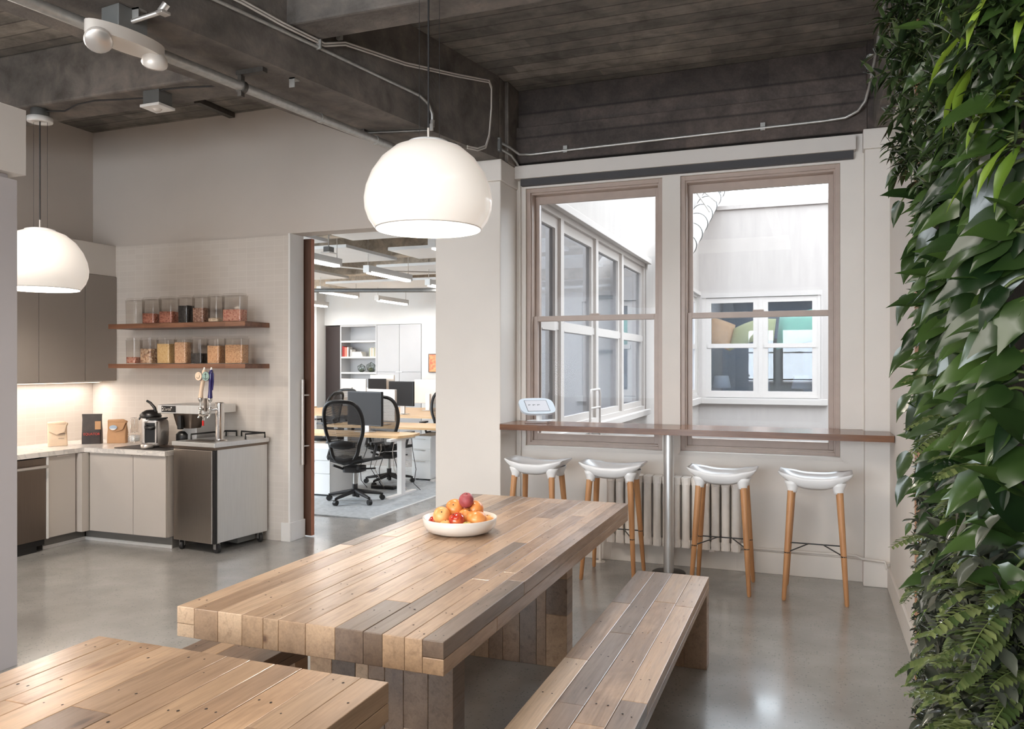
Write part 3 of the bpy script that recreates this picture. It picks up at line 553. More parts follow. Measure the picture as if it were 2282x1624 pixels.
tag((lambda b: b.tube([(-2.45, 5.1, 3.135), (-2.40, 5.2, 3.13), (-2.375, 5.33, 3.08)], .014, 10) and b.build('conduit_stub', 'galv'))(MB()), 'short curved conduit stub beside the big pendant lamp at the beam end', 'conduit')
t = thing('conduit', 'dull steel pipe crossing under the beam end behind the big pendant', 'conduit', (-3.0, 5.0, 3.16)); b = MB(); b.tube([(-2.90, 4.78, 3.15), (-2.46, 4.88, 3.15)], .012, 8); b.build('tube', 'rust', t); b = MB(); b.box(-2.93, -2.88, 4.75, 4.81, 3.13, 3.17); b.build('fixing', 'rust', t)
# junction box
t = thing('junction_box', 'grey electrical junction box with handwriting at the top of the left pier', 'junction box', (-2.34, 5.80, 3.22)); b = MB(); b.box(-2.395, -2.29, 5.80, 5.84, 3.225, 3.335); b.build('box', 'greyconn', t, .004)
for x in (-2.385, -2.30):
    for z_ in (3.235, 3.325): b = MB(); b.tube([(x, 5.80, z_), (x, 5.796, z_)], .004, 8); b.build('screw', 'galv', t)
text('Panel B', .026, 'black', t, (-.003, -.0015, .09), (R(90), 0, 0)); text('CF-12', .018, 'black', t, (-.008, -.0015, .062), (R(90), 0, 0)); text('120v', .018, 'black', t, (-.008, -.0015, .038), (R(90), 0, 0))
pipe('conduit', 'thin steel conduit running from the junction box across the concrete above the window blind', 'conduit', [(-2.30, 5.84, 3.30), (-2.27, 5.95, 3.29), (-2.235, 6.08, 3.262), (-2.15, 6.12, 3.262), (-1.854, 6.12, 3.268), (-.34, 6.12, 3.289), (.09, 6.12, 3.295), (.22, 6.11, 3.30), (.30, 6.08, 3.33), (.345, 6.03, 3.38), (.37, 6.0, 3.47), (.386, 5.7, 3.56), (.386, 5.0, 3.60), (.386, 3.95, 3.60)], .011, 'galv', 10, [(-1.854, 6.12, 3.268), (-.34, 6.12, 3.289)])
pipe('conduit', 'short steel conduit dropping from the junction box behind the blind fascia', 'conduit', [(-2.30, 5.84, 3.25), (-2.27, 5.98, 3.235), (-2.262, 6.10, 3.20), (-2.262, 6.13, 3.18)], .011, 'galv', 10)
# kitchen ceiling sensor, strut
t = thing('ceiling_sensor', 'square white sensor plate on a grey box under the kitchen cross beam', 'sensor', (-4.2, 4.25, 3.32)); b = MB(); b.box(-4.28, -4.14, 4.19, 4.31, 3.325, 3.42); b.build('box', 'greyconn', t, .003); b = MB(); b.box(-4.295, -4.125, 4.175, 4.325, 3.305, 3.325); b.build('plate', 'white_gloss', t, .004)
b = MB(); b.lathe([(.001, 3.290), (.02, 3.292), (.03, 3.305)], (-4.21, 4.25, 0), 16); b.build('lens', 'aluw', t)
b = MB(); b.box(-4.93, -4.87, 5.38, 5.82, 3.775, 3.82); tag(b.build('strut_channel', 'rust'), 'short steel strut on the kitchen ceiling next to the office wall', 'strut')
wv = [(-5.3+.2*i, 4.22+.05*math.sin(i*1.7), 3.405-.008*(i % 2)) for i in range(13)]
pipe('cable', 'thin grey cable stapled along the kitchen cross beam between canopy and pipe', 'cable', wv, .006, 'rubber', 6)
# ---------------------------------------------------------------- pendants
M['shade'] = None
def shademat():
    t = NT('opal_glass'); t.set(Base_Color=C3(232, 226, 218), Roughness=.18, Emission_Color=(1, .90, .80, 1), Emission_Strength=.40); return t.m
M['shade'] = shademat(); M['shade_in'] = emis('opal_inner', (1, .95, .88, 1), 1.6)
def pendant(x, y, ztop, scale, zceil, label, power, canopy_at=None):
    t = thing('pendant_lamp', label, 'pendant lamp', (x, y, ztop-.45*scale), group='opal glass pendants'); s_ = scale
    pr = [(.075, .0), (.11, -.006), (.17, -.03), (.235, -.085), (.283, -.155), (.310, -.225), (.32, -.285), (.316, -.335), (.298, -.385), (.266, -.43)]
    b = MB(); b.lathe([(r_*s_, ztop+z_*s_) for r_, z_ in pr], (x, y, 0), 64); b.build('lamp_shade', 'shade', t)
    b = MB(); b.lathe([((r_-.006)*s_, ztop+(z_-.006)*s_) for r_, z_ in reversed(pr)]+[(.001, ztop-.006)], (x, y, 0), 64); b.build('shade_lining', 'shade_in', t)
    b = MB(); b.lathe([(.266*s_, ztop-.43*s_), (.262*s_, ztop-.434*s_), (.260*s_, ztop-.428*s_)], (x, y, 0), 64); b.build('rim', 'seat_white', t)
    b = MB(); b.lathe([(.001, ztop+.012), (.07*s_, ztop+.012), (.10*s_, ztop+.004), (.105*s_, ztop-.008)], (x, y, 0), 40); b.build('top_cap', 'seat_white', t)
    b = MB(); b.tube([(x, y, ztop+.01), (x, y, ztop+.075)], .007, 10); b.build('cable_gland', 'alu', t)
    b = MB(); b.tube([(x, y, ztop+.07), (x, y, zceil-.06)], .005, 8); b.build('cord', 'rubber', t)
    rr = Vector((.9355, .353, 0))
    for q in (-.092, .11): b = MB(); b.tube([(x+rr.x*q*.5, y+rr.y*q*.5, zceil-.07), (x+rr.x*q*.5, y+rr.y*q*.5, ztop+.01)], .0013, 5); b.build('suspension_wire', 'rubber', t)
    b = MB(); b.lathe([(.001, zceil-.085), (.03, zceil-.085), (.032, zceil-.095), (.083, zceil-.095), (.085, zceil-.09), (.085, zceil-.06), (.001, zceil-.06)], (x, y, 0), 28); b.build('ceiling_canopy', 'white_gloss', t)
    b = MB(); b.lathe([(.062, zceil-.06), (.062, zceil), (.001, zceil)], (x, y, 0), 8); b.build('mounting_box', 'greyconn', t)
    l = bpy.data.lights.new('pendant_bulb', 'POINT'); l.energy = power; l.color = WARM; l.shadow_soft_size = .07
    o = bpy.data.objects.new('pendant_bulb', l); S.collection.objects.link(o); o.location = (x, y, ztop-.34*s_)
    return t
pendant(-1.80, 3.58, 2.66, 1.0, 3.82, 'large white opal glass dome pendant hanging above the dining table', 36)
pendant(-5.30, 4.23, 2.535, 1.0, 3.42, 'white opal glass dome pendant in the kitchen, partly hidden by the pale partition', 36)
# ================================================================ RECLAIMED-WOOD TABLES AND BENCHES
rnd = random.Random(7)
def boards(b, holes, a0, a1, l0, l1, z0, z1, axis, wmin=.055, wmax=.105, seg=(.9, 2.2), split_edge=True, dark=0, top=True, put=None):
    """boards running along `axis` ('y' or 'x'); a = across, l = along"""
    a = a0; first = True
    while a < a1-1e-4:
        w = rnd.uniform(wmin, wmax)
        if a1-(a+w) < wmin: w = a1-a
        layers = [(z0, z1)]
        if split_edge and (first or a+w > a1-1e-4): zm = z0+(z1-z0)*rnd.uniform(.42, .55); layers = [(z0, zm), (zm, z1)]
        for (p, q) in layers:
            l = l0-rnd.uniform(0, seg[0]*.8) if True else l0
            while l < l1-1e-4:
                e = min(l1, l+rnd.uniform(*seg)); s = max(l0, l)
                if e-s > .02:
                    if l1-e < .12: e = l1
                    t = (min(1, max(0, rnd.betavariate(1.6, 1.5)-dark)), rnd.random())
                    g = .0005; j = rnd.uniform(-.0006, .0006)
                    if axis == 'y': b.box(a+g, a+w-g, s+(g if s > l0 else 0), e-(g if e < l1 else 0), p+g*(p > z0), q-g*(q < z1)+j*(q == z1), 0, t)
                    else: b.box(s+(g if s > l0 else 0), e-(g if e < l1 else 0), a+g, a+w-g, p+g*(p > z0), q+j*(q == z1), 0, t)
                    if top and q == z1 and w > .04:
                        k = s+rnd.uniform(.03, .2)
                        while k < e-.03:
                            for r_ in (.3, .7):
                                if rnd.random() < .75:
                                    ca = a+w*(r_+rnd.uniform(-.07, .07)); cc = (ca, k+rnd.uniform(-.01, .01)) if axis == 'y' else (k, ca)
                                    rr = rnd.uniform(.0022, .0038); holes.append((cc[0], cc[1], z1+.0009, rr))
                            k += rnd.uniform(.16, .42)
                l = e
        a += w; first = False
def vboards(b, x0, x1, y0, y1, z0, z1, dark=.15):
    """upright panel: boards stand along z, laid side by side along x, with end-cap boards"""
    x = x0
    while x < x1-1e-4:
        w = rnd.uniform(.05, .11)
        if x1-(x+w) < .05: w = x1-x
        z = z0
        while z < z1-1e-4:
            e = min(z1, z+rnd.uniform(.18, .6))
            if z1-e < .06: e = z1
            b.box(x+.0004, x+w-.0004, y0, y1, z, e-.0003*(e < z1), 0, (min(1, max(0, rnd.betavariate(1.6, 2.4)-dark+.1)), rnd.random())); z = e
        x += w
def holes_part(hs, parent):
    b = MB()
    for x, y, z, r_ in hs:
        n = 8; b.add([(x+r_*math.cos(2*math.pi*i/n), y+r_*1.2*math.sin(2*math.pi*i/n), z) for i in range(n)], [tuple(range(n))])
    o = b.build('nail_holes', 'hole', parent); o['kind'] = 'stuff'; return o
def table(name, label, cat, x0, x1, y0, y1, h, th, leg_x, leg_ys, leg_t, seg=(.9, 2.3), grp=None, wmin=.055, wmax=.105):
    t = thing(name, label, cat, ((x0+x1)/2, (y0+y1)/2, 0), group=grp); b = MB(); hs = []
    boards(b, hs, x0, x1, y0, y1, h-th, h, 'y', wmin, wmax, seg)
    b.build('tabletop' if cat == 'table' else 'seat', 'plank', t, .0022, tint=True); holes_part(hs, t)
    for y in leg_ys:
        b = MB(); vboards(b, leg_x[0], leg_x[1], y, y+leg_t, 0, h-th-.0005); b.build('leg', 'plank', t, .002, tint=True)
    return t
table('dining_table', 'long reclaimed wood dining table with the fruit bowl on it', 'table', -1.945, -.980, 2.045, 4.465, .76, .098, (-1.757, -1.168), (2.513, 3.885), .10)
table('dining_table', 'reclaimed wood table cut off by the bottom left edge, nearest the camera', 'table', -1.945, -.985, -.62, 1.742, .76, .098, (-1.757, -1.168), (-.19, 1.10), .10, wmin=.07, wmax=.125)
table('bench', 'pale reclaimed wood bench in the open at bottom centre, right of the dining table', 'bench', -.872, -.500, 1.78, 4.215, .45, .072, (-.872, -.500), (1.80, 4.12), .085, seg=(.7, 1.7), wmin=.07, wmax=.11)
table('bench', 'reclaimed wood bench mostly hidden beneath the dining table, on its kitchen side', 'bench', -2.285, -1.90, 2.36, 4.35, .45, .072, (-2.285, -1.90), (2.62, 4.2), .085, seg=(.7, 1.7))
# ================================================================ BAR COUNTER
t = thing('bar_counter', 'long walnut bar counter fixed under the two courtyard windows', 'counter', (-.9, 6.0, 0)); b = MB()
b.prism([(-2.275, 5.75), (.50, 5.70), (.50, 6.08), (.335, 6.08), (.335, 6.198), (-2.29, 6.198), (-2.295, 5.80)], 1.043, 1.086); b.build('countertop', 'walnut', t, .002)
b = MB(); b.tube([(-1.0, 5.95, .0), (-1.0, 5.95, 1.042)], .038, 28); b.build('post', 'steel_lt', t)
b = MB(); b.lathe([(.001, .008), (.12, .008), (.125, .0)], (-1.0, 5.95, 0), 28); b.build('base_plate', 'rust', t)
M['aluw2'] = plain('tablet_case_white', C3(196, 204, 212), .4, 0, .01, 5)
# tablet kiosk
t = thing('tablet_kiosk', 'white tablet kiosk on a small walnut block at the left end of the bar', 'tablet', (-2.05, 5.98, 1.086), R(8)); b = MB()
b.box(-.085, .095, -.06, .06, 0, .018); b.build('wood_block', 'walnut', t, .002, True)
b = MB(); b.lathe([(.001, .022), (.09, .019), (.10, .0185)], (.02, 0, 0), 28); b.lathe([(.024, .02), (.022, .10)], (.02, 0, 0), 16); b.build('stand', 'seat_white', t, 0, True)
Mk = Matrix.Translation((.005, -.01, .132)) @ Matrix.Rotation(R(30), 4, 'Z') @ Matrix.Rotation(R(38), 4, 'X') @ Matrix.Rotation(0, 4, 'Z')
def round_sq(sx, sy, n=40, p=3.6): return [(sx*math.copysign(abs(math.cos(a))**(2/p), math.cos(a)), sy*math.copysign(abs(math.sin(a))**(2/p), math.sin(a))) for a in [2*math.pi*i/n for i in range(n)]]
b = MB(); b.M = Mk; b.prism(round_sq(.145, .095), -.012, .006, 0, True); b.build('enclosure', 'aluw2', t, .003, True)
b = MB(); b.M = Mk; b.box(-.094, .094, -.066, .066, .006, .0066); b.build('bezel', 'blind', t, 0, True)
M['display'] = emis('tablet_display', C3(226, 224, 230), .72, C3(30, 30, 32)); b = MB(); b.M = Mk; b.box(-.090, .090, -.062, .062, .0066, .0072); s_ = b.build('screen', 'display', t, 0, True)
for x, w in ((-.062, .02), (-.024, .024), (.014, .024)): b = MB(); b.M = Mk; b.prism([(x-w/2, .003), (x-w*.1, .003), (x-w*.1, .008), (x+w/2, .008), (x+w/2, .015), (x-w/2, .015)], .0073, .0075); c = b.build('icon', 'greyconn', s_, 0, True)
# ================================================================ RADIATOR
t = thing('radiator', 'old white cast iron radiator on the wall under the bar', 'radiator', (-1.0, 6.1, .17)); n = 14; x0 = -1.50; w = 1.01/n
M['radpaint'] = plain('radiator_paint', C3(236, 229, 221), .45, 0, .04, 14, .2)
for i in range(n):
    b = MB(); cx = x0+w*(i+.5); hw = w*.44
    prof = [(hw*.55, .705), (hw, .69), (hw*.98, .66)]
    b.prism([(cx+p, 6.09+q) for p, q in [(-hw, -.05), (-hw*.6, -.066), (hw*.6, -.066), (hw, -.05), (hw, .05), (hw*.6, .066), (-hw*.6, .066), (-hw, .05)]], .175, .235)
    b.prism([(cx+p, 6.09+q) for p, q in [(-hw, -.05), (-hw*.6, -.066), (hw*.6, -.066), (hw, -.05), (hw, .05), (hw*.6, .066), (-hw*.6, .066), (-hw, .05)]], .645, .70)
    for s_ in (-1, 1): b.tube([(cx, 6.09+s_*.046, .23), (cx, 6.09+s_*.046, .65)], hw*.93, 10, flat=1)
    b.tube([(cx, 6.09, .23), (cx, 6.09, .65)], hw*.5, 8)
    if i in (0, 4, 9, 13): b.tube([(cx, 6.06, .05), (cx, 6.06, .18)], .001, 4)
    b.build('section', 'radpaint', t, .008)
b = MB(); b.tube([(x0+.01, 6.09, .205), (x0+n*w-.01, 6.09, .205)], .02, 10); b.tube([(x0+.01, 6.09, .675), (x0+n*w-.01, 6.09, .675)], .02, 10); b.build('header_pipes', 'radpaint', t)
b = MB(); b.tube([(x0-.02, 6.09, .21), (x0-.055, 6.09, .20), (x0-.06, 6.09, .17), (x0-.06, 6.09, 0)], .012, 10); b.lathe([(.001, .006), (.04, .006), (.042, 0)], (x0-.06, 6.09, 0), 16); b.build('supply_pipe', 'radpaint', t)
b = MB(); b.tube([(x0+n*w, 6.09, .22), (x0+n*w+.05, 6.09, .215), (x0+n*w+.055, 6.09, .17), (x0+n*w+.055, 6.09, 0)], .014, 10); b.build('supply_pipe', 'radpaint', t)
for xb in (-1.38, -.70): b = MB(); b.box(xb-.02, xb+.02, 6.06, 6.19, .155, .175); b.build('bracket', 'radpaint', t, .002)
pipe('wall_pipe', 'thin white pipe along the top of the baseboard under the bar', 'pipe', [(-1.9, 6.17, .178), (.20, 6.17, .185), (.29, 6.16, .19), (.33, 6.05, .195), (.47, 6.03, .19), (.478, 5.98, .15)], .009, 'plaster', 8)
pipe('wall_pipe', 'thin white conduit rising in the corner between left pier and window wall', 'pipe', [(-2.265, 6.185, .25), (-2.268, 6.185, .5), (-2.262, 6.185, 1.03)], .008, 'plaster', 8)
pipe('wall_pipe', 'thin white conduit above the bar in the corner beside the left window', 'pipe', [(-2.266, 6.185, 1.09), (-2.266, 6.185, 3.06)], .008, 'plaster', 8)
# ================================================================ BAR STOOLS
def stool():
    t = thing('bar_stool', 'x', 'stool', (0, 0, 0)); hx, hy = .230, .165
    def top(u, v):
        a, c = 2*u-1, 2*v-1; e = max(0, (abs(a)-.55)/.45); x = a*hx; y = c*hy*(1-.30*e**1.6)
        z_ = .768+.068*abs(a)**3+.036*(abs(c)**2.2)*(1-e**1.5); return (x, y, z_)
    b = MB(); b.grid(top, 28, 14)
    for a in (-.62, .62):
        for c in (-.62, .62):
            p = Vector((a*hx*.98, c*hy*.93, .772)); dirn = Vector((a*.10, c*.18, -1)).normalized(); pts = [p+dirn*s_ for s_ in (0, .022, .036, .05, .070)]
            b.tube(pts, [.050, .041, .033, .0275, .0258], 18, caps=False)
    for sg in (-1, 1):
        def sk(u, v, sg=sg):
            a = (2*u-1); p = top(u, 0 if sg < 0 else 1); k = 1-abs(a)**3
            return (p[0]*(1-.10*v*v*k), p[1]-sg*.05*v*v*k, p[2]-.070*v*k-.006*v)
        b.grid(sk, 28, 5)
    def under(u, v):
        a = 2*u-1; p = top(u, v); q = top(u, 0); k = 1-abs(a)**3; return (p[0]*(1-.10*k), p[1]*(1-.32*k), q[2]-.070*k-.006)
    b.grid(under, 28, 8)
    o = b.build('seat', 'seat_white', t, 0, True, .007)
    for a in (-.55, .55): b = MB(); b.tube([(a*hx, .62*hy, .790), (a*hx, .62*hy, .7925)], .006, 10); b.build('drain_dimple', 'greyconn', t, 0, True)
    feet = {}
    for a in (-1, 1):
        for c in (-1, 1):
            tp = Vector((a*.149, c*.112, .712)); ft = Vector((a*.192, c*.195, 0)); feet[a, c] = (tp, ft); b = MB(); b.tube([ft, lerp(ft, tp, .02), lerp(ft, tp, .5), tp], [.010, .014, .019, .0235], 10); b.build('leg', 'legwood', t, 0, True)
    b = MB(); Z = .31
    def at(k): tp, ft = feet[k]; f = Z/tp.z; return ft+(tp-ft)*f
    A, B_, Cc, D_ = at((-1, 1)), at((1, 1)), at((-1, -1)), at((1, -1)); b.tube([A, B_], .0045, 8)
    for p, q in ((Cc, A.lerp(B_, .36)), (D_, A.lerp(B_, .64))): b.tube([p, q], .0045, 8)
    for p in (A, B_, Cc, D_): b.tube([p-Vector((0, 0, .004)), p+Vector((0, 0, .004))], .0185, 12)
    b.build('footrest', 'black', t, 0, True); return t
st = stool(); L = ['bar stool standing alone furthest right, beside the right pier', 'bar stool right of the steel post, before the radiator end', 'bar stool left of the steel post, before the radiator left end', 'bar stool furthest left, in the corner by the left pier']
for i, (x, y, rz) in enumerate([(.02, 5.71, -1), (-.585, 5.71, 0), (-1.37, 5.73, 1), (-1.955, 5.74, -2)]):
    q = st if i == 0 else copytree(st); q.location = (x, y, 0); q.rotation_euler = (0, 0, R(rz)); q['label'] = 'white seated '+L[i]; q['group'] = 'white bar stools at the window counter'
# ================================================================ FRUIT BOWL
BX, BY, BZ = -1.555, 3.42, .761
r = MB(); r.lathe([(.001, .0), (.115, .0), (.150, .012), (.170, .035), (.1755, .072), (.1725, .073), (.167, .038), (.147, .018), (.11, .008), (.001, .008)], (BX, BY, BZ), 56)
tag(r.build('fruit_bowl', 'bowl'), 'low wide cream bowl holding fruit on the dining table', 'bowl')
def fr(x, y, z_, r_, mat, name, label, sq=(1, 1, 1), rot=(0, 0, 0)):
    t = thing(name, label, 'fruit', (BX+x, BY+y, BZ+z_), group='fruit in the cream bowl'); b = MB(); n, m = 24, 16
    def p(u, v):
        th = 2*math.pi*u; ph = math.pi*v; cleft = 1-.05*math.exp(-((th-math.pi)/.22)**2)*math.sin(ph); dm = 1-.16*math.exp(-(ph/.33)**2); rr = r_*cleft
        return (rr*sq[0]*math.sin(ph)*math.cos(th), rr*sq[1]*math.sin(ph)*math.sin(th), rr*sq[2]*dm*math.cos(ph))
    b.M = Matrix.Rotation(R(rot[0]), 4, 'X') @ Matrix.Rotation(R(rot[1]), 4, 'Y') @ Matrix.Rotation(R(rot[2]), 4, 'Z'); b.grid(p, n, m); b.build('flesh', mat, t, 0, True)
    c = MB(); c.M = b.M; c.tube([(0, 0, r_*sq[2]*.80), (0, 0, r_*sq[2]*.90)], .003, 6); c.build('stem_scar', 'hole', t, 0, True)
# view-right axis is (.9355,.353); depth axis (-.353,.9355)
def V(rr, dd): return (.9355*rr-.353*dd, .353*rr+.9355*dd)
F = [(-.083, -.03, .082, .042, 'f_or2', 'apricot', 'pale orange apricot at the upper left of the bowl', (1.0, 1, 1.02), (50, 20, 0)),
     (-.010, -.075, .066, .040, 'f_red', 'plum', 'glossy red plum at the front centre of the bowl', (1, 1, 1), (20, -20, 40)),
     (.080, -.045, .068, .047, 'f_or', 'apricot', 'large dull orange apricot at the front right of the bowl', (1.05, 1, .9), (-10, 0, 150)),
     (.030, .005, .148, .036, 'f_pl', 'plum', 'dusky pink plum sitting on top of the pile', (.98, 1, 1.03), (10, 10, 0)),
     (-.026, .022, .108, .044, 'f_or', 'apricot', 'orange apricot behind the red plum, under the dusky one on its left', (1, 1, .95), (55, 10, 20)),
     (.068, .035, .098, .044, 'f_or', 'apricot', 'orange apricot with a dark spot behind right, under the dusky plum', (1, 1, .96), (60, -20, -20)),
     (.030, -.02, .078, .037, 'f_or', 'apricot', 'orange apricot wedged in the middle between red plum and large apricot', (1, 1, 1), (0, 30, 0)),
     (-.118, .01, .045, .032, 'f_red', 'plum', 'red and yellow plum low at the left inside the bowl rim', (1, 1, 1), (20, 60, 0)),
     (-.060, -.09, .045, .030, 'f_or2', 'apricot', 'pale apricot low at the front left behind the bowl rim', (1, 1, 1), (0, 0, 0)),
     (.040, -.105, .043, .027, 'f_yg', 'plum', 'yellow green plum low at the front, between red plum and large apricot', (1, 1, 1), (0, 0, 0)),
     (.130, -.01, .052, .032, 'f_or2', 'apricot', 'pale apricot low at the far right inside the bowl', (1, 1, 1), (0, 0, 0))]
for a, d_, z_, r_, m_, nm, lb, sq, ro in F:
    x, y = V(a, d_); fr(x, y, z_, r_, m_, nm, lb, sq, ro)
# ================================================================ KITCHEN
CT = .825
def slab_poly(name, label, poly, z0, z1, mat, cat): b = MB(); b.prism(poly, z0, z1); return tag(b.build(name, mat, None, .002), label, cat)
slab_poly('worktop', 'white marble worktop running round the kitchen corner', [(-6.585, 2.2), (-5.95, 2.2), (-5.95, 5.17), (-5.045, 5.17), (-5.045, 5.822), (-6.585, 5.822)], .785, CT, 'marble', 'worktop')
def cabinet(name, label, box, mat, doors, face, grp=None, handle='bottom', bodymat=None):
    """face 'x' = doors on +X side, 'y' = doors on -Y side"""
    x0, x1, y0, y1, z0, z1 = box; t = thing(name, label, 'cabinet', ((x0+x1)/2, (y0+y1)/2, z0), group=grp); b = MB()
    if face == 'x': b.box(x0, x1-.02, y0+.001, y1-.001, z0, z1)
    else: b.box(x0+.001, x1-.001, y0+.02, y1, z0, z1)
    b.build('body', bodymat or mat, t)
    for a, c_ in doors:
        b = MB()
        if face == 'x': b.box(x1-.018, x1, a+.0015, c_-.0015, z0+.002, z1-.002)
        else: b.box(a+.0015, c_-.0015, y0, y0+.018, z0+.002, z1-.002)
        d = b.build('door', mat, t, .001)
        if handle:
            b = MB()
            if face == 'x': m = (a+c_)/2; b.box(x1-.004, x1+.010, m-.06, m+.06, z1-.012, z1-.003)
            elif handle == 'left': b.box(a+.008, a+.078, y0-.012, y0+.004, z1-.010, z1-.002)
            else: b.box(c_-.078, c_-.008, y0-.012, y0+.004, z1-.010, z1-.002)
            b.build('handle', 'alu', d, .001)
    return t
# base units: left run (faces +X at -5.97), back run (faces -Y at 5.19)
cabinet('base_cabinet', 'pale grey base cabinet between the dishwasher and the kitchen corner', (-6.58, -5.97, 4.835, 5.12, .10, .783), 'lam_lo', [(4.845, 5.105)], 'x')
cabinet('base_cabinet', 'pale grey base cabinet in the corner, left of the two handled doors', (-6.58, -5.91, 5.122, 5.822, .10, .783), 'lam_lo', [], 'x')
b = MB(); b.box(-5.972, -5.915, 5.122, 5.195, .10, .783); tag(b.build('filler_panel', 'lam_lo'), 'narrow pale grey filler strip at the inner kitchen corner', 'panel')
cabinet('base_cabinet', 'pale grey base cabinet with one top handle, just right of the kitchen corner', (-5.91, -5.41, 5.19, 5.822, .10, .783), 'lam_lo', [(-5.905, -5.41)], 'y', handle='right')
cabinet('base_cabinet', 'pale grey base cabinet right beside the steel beer dispenser', (-5.408, -5.05, 5.19, 5.822, .10, .783), 'lam_lo', [(-5.408, -5.052)], 'y', handle='left')
b = MB(); b.box(-6.5, -6.03, 4.835, 5.25, 0, .10); b.box(-6.03, -5.05, 5.26, 5.8, 0, .10); struct(b.build('trim_toe_kick', 'toe')); b = MB(); b.box(-6.03, -6.024, 4.835, 5.255, 0, .028); b.box(-6.03, -5.05, 5.25, 5.26, 0, .028); struct(b.build('trim_toe_strip', 'white_gloss'))
t = thing('dishwasher', 'stainless steel dishwasher under the worktop at the partition edge', 'dishwasher', (-6.27, 4.5, 0)); b = MB(); b.box(-6.55, -5.985, 4.222, 4.818, .05, .775); b.build('body', 'blackmatte', t)
b = MB(); b.box(-5.985, -5.962, 4.225, 4.815, .10, .775); b.build('door', 'steel_dk', t, .002); b = MB(); b.tube([(-5.925, 4.25, .705), (-5.925, 4.80, .705)], .013, 12); b.tube([(-5.925, 4.30, .705), (-5.962, 4.30, .705)], .008, 8); b.tube([(-5.925, 4.75, .705), (-5.962, 4.75, .705)], .008, 8); b.build('handle', 'alu', t)
b = MB(); b.box(-6.0, -5.99, 4.225, 4.75, 0, .095); b.build('kick_plate', 'black', t)
SB('trim_end_panel', [(-6.58, -5.955, 4.819, 4.834, .10, .783)], 'white_gloss')
# wall units above the left run
for y0, y1, lb in ((5.47, 5.822, 'grey wall cabinet nearest the corner, next to the shelves'), (5.0, 5.468, 'grey wall cabinet second from the corner'), (4.2, 4.998, 'grey wall cabinet third from the corner, behind the small pendant')):
    cabinet('wall_cabinet', lb, (-6.58, -6.275, y0, y1, 1.395, 2.393), 'lam_up', [(y0, y1)], 'x', 'grey kitchen wall cabinets', handle=None)
t = thing('under_cabinet_light', 'slim light strip under the grey wall cabinets', 'light', (-6.4, 5.0, 1.38)); b = MB(); b.box(-6.46, -6.42, 4.25, 5.78, 1.380, 1.394); b.build('housing', 'white_gloss', t); b = MB(); b.box(-6.457, -6.423, 4.27, 5.76, 1.377, 1.380); M['strip'] = emis('led_strip', (1, .86, .70, 1), 3); b.build('diffuser', 'strip', t)
area('under_cabinet_lamp', (-6.44, 5.0, 1.372), (0, 0, 0), .05, 1.5, 7, WARM)
# floating shelves
for z1, h, lb in ((1.918, .042, 'upper walnut floating shelf with seven food containers'), (1.556, .040, 'lower walnut floating shelf with seven food containers, above the taps')):
    b = MB(); b.box(-6.03, -4.495, 5.50, 5.823, z1-h, z1); tag(b.build('wall_shelf', 'shelfwood', None, .0015), lb, 'shelf', 'walnut shelves on the tiled wall')
def jar(x, z_, w, h, fill, mat, label, dep=.105, heap=0, y0=5.545):
    t = thing('food_container', label, 'container', (x+w/2, y0+dep/2, z_+.001), group='clear food containers on the walnut shelves'); b = MB(); xx, yy = w/2, dep/2
    p = rrect(-xx, xx, -yy, yy, .022, 5); q = rrect(-xx*.94, xx*.94, -yy*.94, yy*.94, .02, 5); n = len(p)
    b.ring([[(a, c_, 0) for a, c_ in q], [(a, c_, h*.9) for a, c_ in p]], True, False); b.ring([[(a*.985, c_*.985, h*.9) for a, c_ in p], [(a*.98, c_*.98, .004) for a, c_ in q]], True, False); b.add([(a, c_, .003) for a, c_ in q], [tuple(range(n))])
    b.build('tub', 'jar', t, 0, True)
    b = MB(); b.prism([(a*1.03, c_*1.03) for a, c_ in p], h*.9, h*.93); b.prism([(a*.9, c_*.9) for a, c_ in p], h*.93, h); b.build('lid', 'jar', t, .002, True)
    if fill:
        b = MB(); fh = h*.88*fill; m = 10
        def top(u, v): return ((u-.5)*2*xx*.93, (v-.5)*2*yy*.93, fh*(1-heap*(abs(u-.4)*1.2+abs(v-.5)*.4))+rnd.uniform(-.003, .003))
        pin = rrect(-xx*.91, xx*.91, -yy*.91, yy*.91, .018, 4)
        r0 = [(a, c_, .006) for a, c_ in pin]; r1 = [(a, c_, fh*(1-heap*(abs(a/(2*xx)+.1)*1.2+abs(c_/(2*yy))*.4))+rnd.uniform(-.003, .003)) for a, c_ in pin]; k = sum(z for _, _, z in r1)/len(r1)
        r2 = [(a*.5, c_*.5, k+heap*.02+rnd.uniform(-.004, .004)) for a, c_ in pin]; b.ring([r0, r1, r2], True, True); b.build('contents', mat, t, 0, True)
US = 1.918
for x, w, h, f_, m_, lb, hp in ((-5.885, .150, .235, .0, None, 'empty clear container at the left end of the upper shelf', 0), (-5.690, .155, .238, .50, 'g_red', 'clear container half full of reddish granola, second on the upper shelf', .25), (-5.495, .165, .240, .52, 'g_red', 'clear container of reddish brown granola, third on the upper shelf', .1),
   (-5.275, .120, .242, .72, 'g_black', 'clear container of black grain, in the middle of the upper shelf', 0), (-5.115, .135, .242, .60, 'g_brown', 'clear container of dark brown flakes, right of the black grain above', 0), (-4.945, .120, .245, .18, 'g_cream', 'nearly empty container of cream powder, second from right above', .5), (-4.790, .215, .245, .50, 'g_pink', 'wide container of pinkish flakes at the right end of the upper shelf', .05)):
    jar(x, US, w, h, f_, m_, lb, heap=hp)
